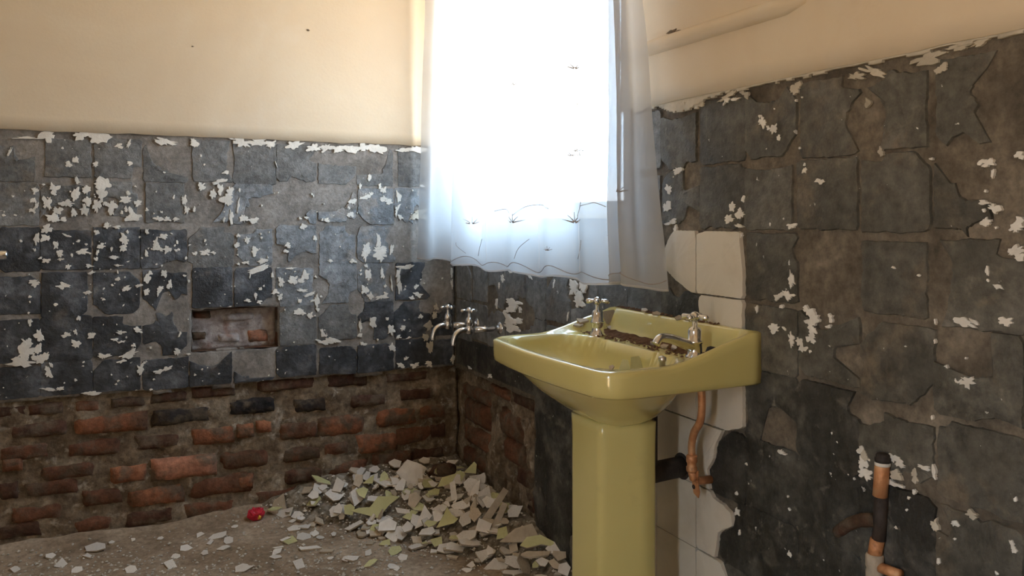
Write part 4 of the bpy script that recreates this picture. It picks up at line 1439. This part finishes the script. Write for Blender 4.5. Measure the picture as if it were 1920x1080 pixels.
NZc = 44
V, Fc = [], []
for j in range(NZc + 1):
    for i in range(NP):
        zb = cur_bottom(i)
        z = zb + (CZ1 - zb) * j / NZc
        V.append(cur_pt(i, z))
for j in range(NZc):
    for i in range(NP - 1):
        p = j * NP + i
        Fc.append((p, p + 1, p + NP + 1, p + NP))
curtain = empty('net_curtain', (-0.11, -0.8, CZ0))
tag(curtain, 'sheer white net curtain with embroidered sprigs hanging over the window', 'curtain')
make_obj('cloth', V, Fc, M['net'], curtain, smooth=True, recalc=False)


def ribbon_geo(path_pts, w0, w1=None):
    """thin flat strip of thread lying on the cloth, in the room-side plane"""
    g = Geo()
    n = len(path_pts)
    v = []
    for k, p in enumerate(path_pts):
        t = (path_pts[min(k + 1, n - 1)] - path_pts[max(k - 1, 0)]).normalized()
        s = t.cross(Vector((1, 0, 0))).normalized() * ((w0 if w1 is None else w0 + (w1 - w0) * k / (n - 1)) / 2)
        v += [p + s + Vector((-0.0025, 0, 0)), p - s + Vector((-0.0025, 0, 0)), p + Vector((-0.0036, 0, 0))]
    f = []
    for k in range(n - 1):
        a, b = 3 * k, 3 * k + 3
        f += [(a, b, b + 2, a + 2), (a + 2, b + 2, b + 1, a + 1)]
    g.add(v, f)
    return g


def cloth_at(y, z):
    i = min((j for j in range(NP) if abs(PATH[j].y - y) < 0.05), key=lambda j: abs(cur_pt(j, z).y - y) + (0.2 if PATH[j].x > -0.11 and -0.48 < y < -0.40 else 0))
    p = cur_pt(i, z)
    return Vector((p.x, y, z))


def px_cloth(X, Y):
    p = at_x(X, Y, -0.14)
    return p.y, p.z


def on_cloth(lst):
    return [cloth_at(*px_cloth(X, Y)) for X, Y in lst]


def sprig(X, Y, s=1.0):
    g = Geo()
    for k in range(5):
        th = math.radians(90 + (k - 2) * 34)
        L = 22 * s * (1.0 if k == 2 else 0.85)
        pts = on_cloth([(X + math.cos(th) * L * t, Y - math.sin(th) * L * t * 0.8) for t in (0.1, 0.4, 0.7, 1.0)])
        q = ribbon_geo(pts, 0.0046 * s, 0.0008)
        g.add(q.v, q.f)
    o = g.obj('embroidered_leaf_sprig', M['thread'], curtain)
    tag(o, 'brown embroidered leaf sprig')


def stem(lst):
    q = ribbon_geo(smooth_path(on_cloth(lst), 4), 0.0018)
    o = q.obj('embroidered_stem', M['thread'], curtain)
    tag(o, 'brown embroidered stem')


for (X, Y, s) in ((891, 420, 0.8), (968, 418, 1.0), (1070, 418, 1.15), (1066, 128, 0.9), (963, 160, 0.7), (1158, 360, 0.7), (1030, 470, 0.5)):
    sprig(X, Y, s)
for k in range(4):
    sprig(1062 + k * 10, 292 - (k % 2) * 8, 0.6)
for lst in ([(1094, 330), (1093, 360), (1092, 385), (1078, 405)], [(1092, 386), (1115, 380), (1140, 388)], [(968, 404), (985, 388), (1010, 384), (1032, 392)], [(990, 448), (980, 465), (973, 485)], [(1093, 450), (1084, 468), (1076, 486)],
            [(910, 448), (903, 465), (899, 480)], [(1085, 95), (1082, 70), (1080, 40)], [(1070, 205), (1078, 180), (1086, 165)], [(880, 440), (876, 455), (885, 475)], [(930, 396), (945, 392), (958, 400)], [(1140, 440), (1136, 460), (1140, 480)]):
    stem(lst)
# thin stitched seams down the cloth and a rolled hem
for y in (-0.66, -0.985, -1.215):
    q = ribbon_geo([cloth_at(y, CZ0 + 0.02 + k * 0.1) for k in range(12)], 0.004)
    o = q.obj('seam', M['hem'], curtain)
g = Geo()
g.tube([cur_pt(i, cur_bottom(i) + 0.001) for i in range(0, NP, 2)], 0.0032, 6)
g.obj('hem', M['hem'], curtain, smooth=True)
g = Geo()
hv, hf = [], []
for i in range(NP):
    for dz in (0.002, 0.022):
        p = cur_pt(i, cur_bottom(i) + dz)
        hv.append(p + Vector((-0.0018, 0, 0)))
for i in range(NP - 1):
    hf.append((2 * i, 2 * i + 2, 2 * i + 3, 2 * i + 1))
g.add(hv, hf)
g.obj('hem_fold', M['net'], curtain, smooth=True)
pts = []
for i in range(NP):
    y = PATH[i].y
    pts.append(cur_pt(i, cur_bottom(i) + 0.020 + 0.009 * math.sin(y * 34)))
q = ribbon_geo(pts[52:], 0.0022)
tag(q.obj('hem_stitching', M['thread'], curtain), 'brown wavy stitching along the hem')

root = empty('curtain_rail', (-0.115, -0.75, CZ1))
tag(root, 'plain metal rail from which the net curtain hangs', 'rail')
g = Geo()
g.tube([(-0.115, -0.01, CZ1 + 0.006), (-0.115, -1.50, CZ1 + 0.006)], 0.008, 12)
g.obj('bar', M['chrome_old'], root, smooth=True)
for y in (-0.06, -1.46):
    g = Geo()
    g.tube([(-0.115, y, CZ1 + 0.016), (0.0, y, CZ1 + 0.09)], 0.006, 10)
    g.obj('bracket', M['chrome_old'], root, smooth=True)

# ------------------------------------------------------------------ rubble
def surf(x, y):
    return floor_h(x, y) + heap_h(x, y)


def hit(X, Y):
    r = ray(X, Y)
    k = 1.2
    while k < 3.6:
        p = CAM + r * k
        if p.z < surf(p.x, p.y) or p.x > -0.012 or p.y > -0.012:
            return Vector((min(p.x, -0.02), min(p.y, -0.02), max(p.z, 0.0)))
        k += 0.004
    return CAM + r * k


# the bed of the heap: packed fine debris
V, Fc = [], []
xs = grid_lines(-0.85, 0.02, 0.02)
ys = grid_lines(-1.20, 0.02, 0.02)
for y in ys:
    for x in xs:
        h = heap_h(x, y)
        V.append((x, y, floor_h(x, y) + (h + 0.018 * abs(fbm(x * 16, y * 16, 3.1, 4)) * min(1, h / 0.03) - 0.012 if h > 0 else -0.012)))
nx = len(xs)
for j in range(len(ys) - 1):
    for i in range(nx - 1):
        Fc.append((j * nx + i, j * nx + i + 1, (j + 1) * nx + i + 1, (j + 1) * nx + i))
M['rubble'] = pmat('packed_rubble', [(0.3, (0.085, 0.065, 0.045)), (0.5, (0.22, 0.185, 0.14)), (0.7, (0.42, 0.385, 0.33))], 38, 0.95, 0.9, 110, spec=0.2)
o = make_obj('rubble_bed', V, Fc, M['rubble'], None, smooth=False, recalc=False)
tag(o, 'packed fine tile rubble under the shards in the wall corner', 'rubble', kind='stuff')


def shard_mesh(name, outline, th, mats, bend=0.0):
    """flat broken piece: outline in its own plane, glazed top face, biscuit edges and back"""
    n = len(outline)
    v = [(x, y, th / 2 + bend * (x * x + y * y)) for x, y in outline] + [(x * 0.97, y * 0.97, -th / 2 + bend * (x * x + y * y)) for x, y in outline]
    f = [tuple(range(n)), tuple(range(2 * n - 1, n - 1, -1))] + [(k, n + k, n + (k + 1) % n, (k + 1) % n) for k in range(n)]
    me = bpy.data.meshes.new(name)
    me.from_pydata(v, [], f)
    for m in mats:
        me.materials.append(m)
    for i, p in enumerate(me.polygons):
        p.material_index = 0 if i == 0 else 1
    return me


def rand_outline(rnd, n=None, asp=1.0):
    n = n or rnd.choice((4, 5, 5, 6, 7))
    th0 = rnd.uniform(0, 6.28)
    out = []
    for k in range(n):
        th = th0 + 2 * math.pi * (k + rnd.uniform(-0.28, 0.28)) / n
        r = 0.5 * rnd.uniform(0.72, 1.15)
        out.append((math.cos(th) * r * asp, math.sin(th) * r / asp))
    return out


SM = {'white': [M['sh_white'], M['sh_tan']], 'green': [M['sh_green'], M['sh_tan']], 'tan': [M['sh_tan'], M['sh_tan']]}


def place_shard(me, p, nrm, spin, scale, name='tile_shard'):
    o = bpy.data.objects.new(name, me)
    C.objects.link(o)
    z = Vector(nrm).normalized()
    x = Vector((math.cos(spin), math.sin(spin), 0))
    x = (x - z * x.dot(z)).normalized()
    y = z.cross(x)
    o.matrix_world = Matrix((x, y, z)).transposed().to_4x4()
    o.location = p
    o.scale = scale
    return o


TOCAM = Vector((-FWD.x, -FWD.y, 0))
# the large pieces one can pick out: crop x, y, width, height (crop 440,840 scale 2.909), colour, tilt to the camera, label
BIG = [
    (965, 175, 165, 165, 'white', 0.8, (-1, 0, 0.2), [(-.5, .1), (-.15, .5), (.35, .32), (.42, -.2), (.1, -.5), (-.1, -.35)], 'large pale kite-shaped tile shard on the crest of the heap'),
    (770, 345, 260, 130, 'green', 0.75, None, [(-.5, -.18), (-.32, -.05), (-.1, -.02), (.05, .42), (.5, .42), (.28, .05), (.1, -.45), (-.2, -.3)], 'largest lime green tile shard, notched, mid heap'),
    (630, 355, 70, 80, 'green', 0.7, None, None, 'squarish lime green shard left of the largest green one'),
    (1185, 195, 150, 100, 'green', 0.8, None, [(-.5, -.4), (-.35, .1), (.1, .3), (.3, .5), (.5, .3), (.35, -.1), (-.1, -.3)], 'lime green shard leaning below the dark clod near the corner'),
    (1298, 130, 70, 70, 'green', 0.85, None, [(-.5, -.3), (.3, .5), (.5, .3), (.45, -.4)], 'triangular lime shard at the top of the heap in the corner'),
    (245, 305, 90, 95, 'tan', 0.9, None, [(-.5, -.45), (-.35, .1), (.2, .5), (.3, .2), (.5, -.4)], 'tan triangular shard propped against the brick at the left end'),
    (250, 372, 135, 75, 'white', 0.7, None, [(-.5, -.4), (-.35, .2), (.5, .5), (.45, -.1)], 'pale slab shard lying beside the red wrapper'),
    (345, 375, 65, 60, 'white', 0.55, None, None, 'pale shard just right of the slab by the red wrapper'),
    (575, 220, 70, 80, 'white', 0.85, None, [(-.5, -.4), (-.2, .5), (.5, .1), (.2, -.5)], 'white upright shard on the left slope'),
    (435, 275, 75, 60, 'white', 0.6, None, None, 'light grey flat shard on the left slope'),
    (735, 195, 60, 60, 'green', 0.9, None, [(-.5, -.3), (.1, .2), (.5, .5), (.4, -.3)], 'small pointed lime shard on the left crest'),
    (680, 200, 70, 70, 'tan', 0.8, None, None, 'small tan shard beside the pointed lime one'),
    (705, 265, 75, 60, 'green', 0.6, None, None, 'yellowish lime shard lying on the left slope'),
    (572, 355, 60, 70, 'white', 0.8, None, None, 'white shard left of the squarish green one'),
    (1305, 255, 75, 120, 'white', 0.75, None, [(-.4, -.5), (-.1, .1), (.5, .5), (.3, -.3)], 'long pale leaning shard near the wooden strips'),
    (1195, 270, 45, 130, 'white', 0.8, None, [(-.5, .4), (.1, .5), (.5, -.2), (.2, -.5), (-.2, -.3)], 'narrow white upright shard in the middle of the heap'),
    (1035, 400, 90, 125, 'white', 0.7, None, [(-.5, -.5), (0, .5), (.2, .3), (.5, .05), (.1, -.3)], 'pointed white shard below the round one'),
    (985, 300, 80, 80, 'tan', 0.75, None, None, 'rounded tan shard below the large kite'),
    (1110, 395, 70, 80, 'white', 0.7, None, None, 'white shard right of the pointed one'),
    (1165, 400, 120, 105, 'green', 0.7, None, [(-.5, -.5), (-.2, .1), (-.05, .5), (.2, .1), (.5, -.1), (.3, -.3)], 'lime green pointed shard low on the heap'),
    (1070, 435, 80, 40, 'green', 0.5, None, None, 'small flat lime shard at the foot of the heap'),
    (840, 445, 120, 70, 'white', 0.45, None, None, 'broad pale shard at the front foot of the heap'),
    (870, 480, 100, 90, 'white', 0.6, None, [(-.5, -.1), (-.2, .4), (.3, .5), (.5, .2), (.1, -.5)], 'pale four-sided shard at the very front foot'),
    (825, 530, 70, 40, 'green', 0.45, None, None, 'small lime shard alone in front of the heap'),
    (945, 455, 80, 60, 'white', 0.5, None, None, 'pale shard beside the four-sided one'),
    (1055, 475, 110, 45, 'white', 0.45, None, None, 'flat pale oval shard in the foreground row'),
    (1155, 555, 105, 55, 'white', 0.5, None, [(-.5, -.3), (-.4, .3), (.1, .5), (.5, .3), (.4, -.4), (0, -.5)], 'flat rounded pale shard in front, nearest row'),
    (1360, 445, 90, 80, 'white', 0.7, None, [(-.5, -.3), (-.3, .5), (.5, .1), (.3, -.5)], 'pale square shard under the wooden strips'),
    (920, 605, 65, 50, 'white', 0.5, None, None, 'isolated pale shard on the floor in front'),
    (1550, 495, 210, 105, 'tan', 0.6, None, [(-.5, -.3), (-.1, .3), (.35, .5), (.5, -.1), (.2, -.4)], 'large tan shard beside the stripped wall edge'),
    (1650, 540, 190, 80, 'green', 0.5, None, [(-.5, -.2), (-.3, .35), (.1, .5), (.45, .1), (.5, -.25), (.1, -.1), (-.3, -.35)], 'large curved lime shard nearest the pedestal'),
    (1640, 600, 170, 40, 'tan', 0.3, None, None, 'tan slab beneath the curved lime shard'),
    (1430, 655, 150, 85, 'white', 0.6, None, [(-.5, -.2), (-.1, .5), (.5, .3), (.3, -.5)], 'square pale shard in the foreground left of the pedestal'),
    (1395, 580, 45, 60, 'white', 0.7, None, None, 'small pale shard behind the foreground square one'),
    (1790, 680, 90, 80, 'white', 0.7, None, None, 'pale shard touching the foot of the pedestal side'),
    (1675, 645, 75, 50, 'white', 0.6, None, None, 'pale shard between the pedestal and the foreground square'),
    (1780, 610, 90, 60, 'tan', 0.6, None, None, 'tan shard tucked by the dark wall edge'),
    (605, 620, 50, 34, 'white', 0.35, None, None, 'lone white flake on the bare floor in front of the heap'),
    (230, 605, 75, 26, 'white', 0.25, None, None, 'thin white flake on the floor at left'),
    (540, 485, 36, 24, 'white', 0.4, None, None, 'tiny bright flake on the floor left of the heap'),
    (45, 672, 110, 50, 'white', 0.35, None, None, 'broad white flake on the floor at bottom left of the rubble'),
    (1270, 675, 70, 30, 'white', 0.4, None, None, 'thin pale flake at the bottom edge of the picture'),
    (880, 665, 60, 30, 'white', 0.35, None, None, 'small pale flake at the bottom centre'),
    (1520, 690, 130, 30, 'white', 0.4, None, None, 'pale shard half cut by the bottom edge'),
]
rs = random.Random(21)
for i, (x, y, w, h, col, tilt, _, outl, label) in enumerate(BIG):
    X, Y = 440 + x / 2.909, 840 + y / 2.909
    p = hit(X, Y)
    dep = (p - CAM).dot(FWD)
    mpp = dep / F_PX
    W = w / 2.909 * mpp
    # vertical extent on screen foreshortened by the tilt
    el = math.atan2(CAM.z - p.z, dep)
    ang = tilt * math.pi / 2 * 0.8
    fs = max(0.3, math.sin(ang + el))
    H = h / 2.909 * mpp / fs
    out = outl or rand_outline(rs, 5)
    me = shard_mesh('tile_shard', out, 0.0065, SM[col], 0.0)
    nrm = TOCAM * math.sin(ang) + Vector((0, 0, math.cos(ang))) + RGT * rs.uniform(-0.15, 0.15)
    zax = nrm.normalized()
    xax = (RGT - zax * RGT.dot(zax)).normalized()
    yax = zax.cross(xax)
    o = bpy.data.objects.new('tile_shard', me)
    C.objects.link(o)
    for vtx in me.vertices:
        vtx.co.x *= W
        vtx.co.y *= H
    o.matrix_world = Matrix((xax, yax, zax)).transposed().to_4x4()
    lift = abs(yax.z) * H * 0.28
    o.location = p + Vector((0, 0, max(0.004, lift * 0.3))) + ((TOCAM * 0.02 + Vector((0, 0, 0.016))) if heap_h(p.x, p.y) > 0.02 else Vector((0, 0, 0)))
    tag(o, label, 'tile shard', 'broken tile shards')

# small shards that share a look, scattered over the heap
for col, cnt, label in (('white', 130, 'small pale broken tile shard lying loose in the corner heap'), ('tan', 62, 'small tan tile shard lying biscuit side up in the corner heap'), ('green', 34, 'small lime green tile shard lying loose in the corner heap')):
    meshes = [shard_mesh('small_shard', rand_outline(rs, asp=rs.uniform(0.8, 1.35)), 0.13, SM[col]) for _ in range(9)]
    k = 0
    while k < cnt:
        x, y = -rs.uniform(0.015, 0.80), -rs.uniform(0.015, 1.18)
        hh = heap_h(x, y)
        if hh <= 0.0 and rs.random() > 0.10:
            continue
        if hh > 0.11 and rs.random() < 0.45:
            continue
        s = rs.uniform(0.024, 0.075) * (0.9 if col == 'tan' else 1.0)
        t = rs.choice((rs.uniform(0, 0.6), rs.uniform(0.4, 1.8)))
        if hh <= 0.01:
            t *= 0.2
        ph = rs.uniform(-1.2, 1.2)
        nrm = (TOCAM * math.cos(ph) + RGT * math.sin(ph)) * t + Vector((0, 0, 1))
        o = place_shard(meshes[k % 9], (x, y, surf(x, y) + 0.004 + s * 0.14 * t), nrm, rs.uniform(0, 6.28), (s, s, s * rs.uniform(0.8, 1.3) if s > 0.03 else 0.03))
        o.scale = (s, s * rs.uniform(0.7, 1.0), 0.045)
        size = 'tiny' if s < 0.036 else ('small' if s < 0.06 else 'medium-sized')
        tone = {'white': 'pale', 'tan': 'tan', 'green': 'lime green'}[col]
        pose = 'lying flat' if t < 0.45 else ('tilted' if t < 1.0 else 'standing on edge')
        where = ('on the open floor beside the heap' if hh <= 0 else 'at the front edge of the heap' if hh < 0.035 else 'on the left slope under the brick wall' if x < -0.38 else
                 'at the crest in the wall corner' if y > -0.30 else 'in the middle of the heap' if y > -0.55 else 'by the stripped wall edge' if y > -0.78 else 'at the end nearest the pedestal')
        tag(o, '%s %s tile shard %s %s' % (size, tone, pose, where), 'tile shard', 'small %s shards in the heap' % tone)
        k += 1

# flakes strewn over the open floor
meshes = [shard_mesh('floor_flake', rand_outline(rs), 0.13, SM['white']) for _ in range(8)]
FL = [(180, 1028, 44), (115, 1060, 30), (95, 1046, 22), (410, 1008, 36), (318, 1063, 40), (245, 1072, 26), (455, 1070, 40), (420, 1030, 26), (428, 1016, 22), (375, 1005, 20), (350, 1030, 26), (330, 1045, 18), (550, 980, 22), (590, 1003, 20), (600, 1010, 24),
      (520, 1036, 26), (145, 1072, 22), (250, 1015, 12), (300, 1012, 14), (210, 1020, 14), (395, 1020, 18), (440, 990, 14), (620, 1050, 16), (690, 1040, 22), (735, 1066, 24), (165, 1045, 20), (385, 1040, 16), (30, 1070, 20), (560, 1064, 44), (570, 1010, 30)]
for k, (X, Y, w) in enumerate(FL):
    p = hit(X, Y)
    s = w * (p - CAM).dot(FWD) / F_PX
    o = place_shard(meshes[k % 8], (p.x, p.y, floor_h(p.x, p.y) + 0.003), (rs.uniform(-0.2, 0.2), rs.uniform(-0.5, 0), 1), rs.uniform(0, 6.28), (s, s * 0.8, 0.035), 'floor_flake')
    size = 'largest' if w >= 40 else 'broad' if w >= 26 else 'small' if w >= 18 else 'tiny'
    where = 'at the far left' if X < 200 else 'left of the red wrapper' if X < 470 else 'in front of the rubble heap'
    depth = 'close to the brick wall' if Y < 1015 else 'mid floor' if Y < 1045 else 'near the bottom edge'
    tag(o, '%s pale floor flake %s, %s' % (size, where, depth), 'flake', 'pale flakes on the dirt floor')

# crumbs too small to count
g = Geo()
for i in range(4600):
    if i < 3200:
        x, y = -rs.uniform(0.008, 0.95), -rs.uniform(0.008, 1.35)
        f_ = 1 - (-x / 0.95) ** 0.85 - (-y / 1.35) ** 0.85
        if f_ < 0 or (f_ < 0.12 and rs.random() < 0.4):
            continue
    elif i < 4100:
        X = rs.uniform(-40, 760)
        Y = 1085 - abs(rs.gauss(0, 46))
        r = ray(X, Y)
        p = CAM + r * (-CAM.z / r.z)
        x, y = p.x, p.y
        if y > -0.03 or x < ROOM_X + 0.05:
            continue
    else:
        x, y = rs.uniform(ROOM_X + 0.1, -0.05), rs.uniform(-2.6, -0.1)
    s = rs.uniform(0.0016, 0.0060) * (1.5 if rs.random() < 0.12 else 1.0)
    z = surf(x, y) + s * 0.3
    a = rs.uniform(0, 6.28)
    c_, s_ = math.cos(a), math.sin(a)
    pts = [(1.0, 0.2, 0), (-0.3, 0.9, 0.1), (-0.9, -0.5, 0), (0.3, -0.8, -0.1), (0, 0, 0.7), (0.1, 0, -0.6)]
    v = [(x + s * (c_ * q[0] - s_ * q[1]), y + s * (s_ * q[0] + c_ * q[1]), z + s * q[2]) for q in pts]
    g.add(v, [(0, 1, 4), (1, 2, 4), (2, 3, 4), (3, 0, 4), (1, 0, 5), (2, 1, 5), (3, 2, 5), (0, 3, 5)])
o = g.obj('rubble_crumbs', M['crumb'])
tag(o, 'pale crumbs of plaster and tile over the floor and heap', 'crumbs', kind='stuff')

# tile edging strips standing in the heap by the stripped wall
for (x0, y0, x1, y1, w, lab) in ((1365, 400, 1480, 225, 40, 'long tan edging strip leaning in the heap, the taller one'), (1415, 440, 1475, 300, 36, 'shorter tan edging strip leaning beside the taller one'),
                                  (800, 195, 895, 150, 16, 'thin tan strip under the large kite shard'), (1215, 325, 1340, 330, 14, 'thin pale strip lying level across the heap'),
                                  (1030, 180, 1130, 195, 12, 'slim pale strip right of the large kite shard')):
    a = hit(440 + x0 / 2.909, 840 + y0 / 2.909)
    dep = (a - CAM).dot(FWD)
    b_ = CAM + ray(440 + x1 / 2.909, 840 + y1 / 2.909) * (dep + (0.02 if y1 < y0 - 60 else 0.0))
    b_.x = min(b_.x, -0.02)
    d = (b_ - a)
    L = d.length
    t = d.normalized()
    vw = (CAM - a).normalized()
    s1 = t.cross(vw).normalized()
    s2 = s1.cross(t).normalized()
    ww = w / 2.909 * dep / F_PX / 2
    th = 0.0045
    vv = []
    for (u, jw) in ((0, 1.0), (0.45, 0.93), (1.0, 0.85)):
        c0 = a + d * u
        vv += [c0 + s1 * ww * jw + s2 * th, c0 - s1 * ww * jw + s2 * th, c0 - s1 * ww * jw - s2 * th, c0 + s1 * ww * jw - s2 * th]
    ff = [(0, 1, 2, 3), (11, 10, 9, 8)]
    for q in (0, 4):
        for k in range(4):
            ff.append((q + k, q + (k + 1) % 4, q + 4 + (k + 1) % 4, q + 4 + k))
    o = make_obj('edging_strip', vv, ff, [M['sh_tan'], M['sh_green']], None, False, [0] * len(ff), loc=tuple(a))
    if w > 30:
        o.data.polygons[3].material_index = 1
    tag(o, lab, 'tile strip', 'edging strips in the heap')

# dark clod on the crest
p = hit(440 + 1135 / 2.909, 840 + 140 / 2.909)
me_v, me_f = [], []
for j in range(9):
    for i in range(16):
        th, ph = 2 * math.pi * i / 16, math.pi * j / 8
        d = Vector((math.cos(th) * math.sin(ph), math.sin(th) * math.sin(ph), math.cos(ph)))
        r = 1 + 0.35 * fbm(d.x * 1.8, d.y * 1.8, d.z * 1.8 + 3, 3)
        me_v.append(p + Vector((d.x * 0.055, d.y * 0.045, d.z * 0.032 + 0.006)) * 1.0 * r)
for j in range(8):
    for i in range(16):
        me_f.append((j * 16 + i, j * 16 + (i + 1) % 16, (j + 1) * 16 + (i + 1) % 16, (j + 1) * 16 + i))
o = make_obj('mortar_clod', me_v, me_f, M['br_dark'], None, True, loc=tuple(p))
tag(o, 'dark brown clod of mortar on the crest of the rubble heap', 'clod')

# red crumpled wrapper
p = hit(480, 975)
V, Fc = [], []
for j in range(11):
    for i in range(18):
        th, ph = 2 * math.pi * i / 18, math.pi * j / 10
        d = Vector((math.cos(th) * math.sin(ph), math.sin(th) * math.sin(ph), math.cos(ph)))
        r = 1 + 0.35 * nz(d.x * 3.2, d.y * 3.2, d.z * 3.2 + 8) + 0.25 * nz(d.x * 7, d.y * 7, d.z * 7)
        V.append(p + Vector((d.x * 0.030, d.y * 0.022, d.z * 0.021 + 0.020)) * 1.0 * r)
for j in range(10):
    for i in range(18):
        Fc.append((j * 18 + i, j * 18 + (i + 1) % 18, (j + 1) * 18 + (i + 1) % 18, (j + 1) * 18 + i))
root = empty('crumpled_wrapper', p)
tag(root, 'small crumpled red wrapper lying on the floor left of the heap', 'wrapper')
make_obj('foil', V, Fc, M['red'], root)
g = Geo()
q = p + TOCAM * 0.024 + RGT * 0.013 + Vector((0, 0, 0.010))
g.add([q, q + Vector((0.010, -0.004, 0.002)), q + Vector((0.012, -0.004, 0.012)), q + Vector((0.004, 0, 0.016)), q + Vector((0.006, -0.007, 0.008))], [(0, 1, 4), (1, 2, 4), (2, 3, 4), (3, 0, 4)])
o = g.obj('flap', M['yellow'], root)
tag(o, 'yellow corner of the wrapper')

# ------------------------------------------------------------------ dirt and shards on the basin
g = Geo()
rb = random.Random(3)
n_d = 0
while n_d < 700:
    zone = rb.random()
    if zone < 0.62:
        by = rb.uniform(-0.19, 0.245)
        bx = 0.055 + 0.085 * rb.random() ** 1.6
        dens = 1.0 if by > 0.05 else 0.55
        if rb.random() > dens:
            continue
        z = deck_z(bx, by)
    elif zone < 0.85:
        by = rb.uniform(-0.15, 0.25)
        bx = rb.uniform(0.004, 0.026)
        z = deck_z(bx, by)
    else:
        by = rb.uniform(-0.16, 0.16)
        bx = rb.uniform(0.20, 0.33)
        z = deck_z(bx, by)
    s = rb.uniform(0.0018, 0.0055)
    c0 = Vector(basin_pt(bx, by, z + s * 0.2))
    v = [c0 + Vector((math.cos(k * 1.256) * s * rb.uniform(0.7, 1.3), math.sin(k * 1.256) * s * rb.uniform(0.7, 1.3), rb.uniform(-0.1, 0.2) * s)) for k in range(5)] + [c0 + Vector((0, 0, s * 0.7))]
    g.add(v, [(k, (k + 1) % 5, 5) for k in range(5)])
    n_d += 1
o = g.obj('basin_dirt', M['dirt'])
tag(o, 'brown soil and grit lying on the ledge of the green basin', 'dirt', kind='stuff')
# ridge of packed soil in the angle of the ledge
V, Fc = [], []
for i in range(40):
    by = 0.255 - i * 0.0108
    amp = max(0.1, 0.6 + 0.5 * nz(i * 0.35, 2.0)) * (1.0 if i < 22 else max(0.15, 1 - (i - 22) / 16))
    for (bx, hh) in ((0.042, -0.003), (0.056, 0.010), (0.075, 0.008), (0.092, 0.005), (0.112 + 0.014 * nz(i * 0.5, 9), -0.003)):
        V.append(basin_pt(bx, by, 0.781 + hh * amp + 0.002 * nz(i * 0.8, bx * 80)))
for i in range(39):
    for k in range(4):
        Fc.append((i * 5 + k, i * 5 + k + 1, i * 5 + 6 + k, i * 5 + 5 + k))
o = make_obj('soil_ridge', V, Fc, M['dirt'], None, True)
tag(o, 'ridge of brown soil along the back ledge of the basin', 'soil', kind='stuff')

BS = [  # X, Y, px width, px height, colour, tilt, label
    (1139, 597, 34, 28, 'tan', 0.95, [(-.5, -.3), (-.4, .35), (.35, .5), (.5, .3), (.05, -.5)], 'broad tan shard leaning between the left basin tap and the upstand'),
    (1092, 604, 26, 10, 'tan', 0.4, None, 'tan shard lying left of the left basin tap'),
    (1086, 612, 22, 8, 'tan', 0.3, None, 'flat tan shard on the far rim of the basin'),
    (1146, 618, 16, 8, 'white', 0.4, None, 'small white shard in the soil of the basin ledge'),
    (1170, 690, 26, 26, 'green', 0.9, [(-.5, -.5), (-.1, .5), (.3, .45), (.5, -.5)], 'lime shard standing in the basin bowl behind the front rim'),
    (1200, 684, 40, 26, 'green', 0.55, [(-.5, -.4), (-.4, .4), (.1, .5), (.5, .1), (.4, -.5)], 'larger lime shard lying in the basin bowl'),
    (1226, 646, 18, 8, 'tan', 0.5, None, 'tan chip on the ledge below the spout tip'),
    (1246, 652, 16, 8, 'tan', 0.5, None, 'tan chip on the ledge under the spout'),
    (1264, 654, 14, 8, 'white', 0.5, None, 'pale chip on the ledge under the spout root'),
    (1232, 590, 18, 8, 'tan', 0.6, None, 'tan chip on top of the upstand, middle'),
    (1208, 584, 12, 7, 'white', 0.6, None, 'tiny white chip on top of the upstand'),
    (1274, 598, 20, 12, 'tan', 0.8, None, 'tan shard on the upstand left of the right tap'),
    (1292, 600, 20, 12, 'tan', 0.8, None, 'tan shard on the upstand right behind the right tap'),
    (1146, 692, 12, 8, 'tan', 0.6, None, 'small tan chip low in the bowl'),
]
for i, (X, Y, w, h, col, tilt, outl, label) in enumerate(BS):
    # march the sight line down onto the basin top
    r = ray(X, Y)
    k = 1.3
    p = None
    while k < 2.6:
        q = CAM + r * k
        bx, by = -q.x, q.y - BY
        if 0.003 < bx < BD - 0.01 and abs(by) < BW - 0.005 and q.z < deck_z(bx, by) + 0.003:
            p = q
            break
        if bx < 0.012:
            p = Vector((-0.014, q.y, deck_z(0.014, min(max(by, -0.26), 0.26))))
            break
        k += 0.002
    if p is None:
        p = q
    dep = (p - CAM).dot(FWD)
    mpp = dep / F_PX
    ang = tilt * math.pi / 2 * 0.85
    fs = max(0.35, math.sin(ang + 0.16))
    W, H = w * mpp, h * mpp / fs
    me = shard_mesh('tile_shard', outl or rand_outline(rs, 5), 0.006, SM[col])
    for vtx in me.vertices:
        vtx.co.x *= W
        vtx.co.y *= H
    zax = (TOCAM * math.sin(ang) + Vector((0, 0, math.cos(ang)))).normalized()
    xax = (RGT - zax * RGT.dot(zax)).normalized()
    o = bpy.data.objects.new('basin_shard', me)
    C.objects.link(o)
    o.matrix_world = Matrix((xax, zax.cross(xax), zax)).transposed().to_4x4()
    o.location = p + Vector((0, 0, 0.003))
    tag(o, label, 'tile shard', 'shards lying in the basin')
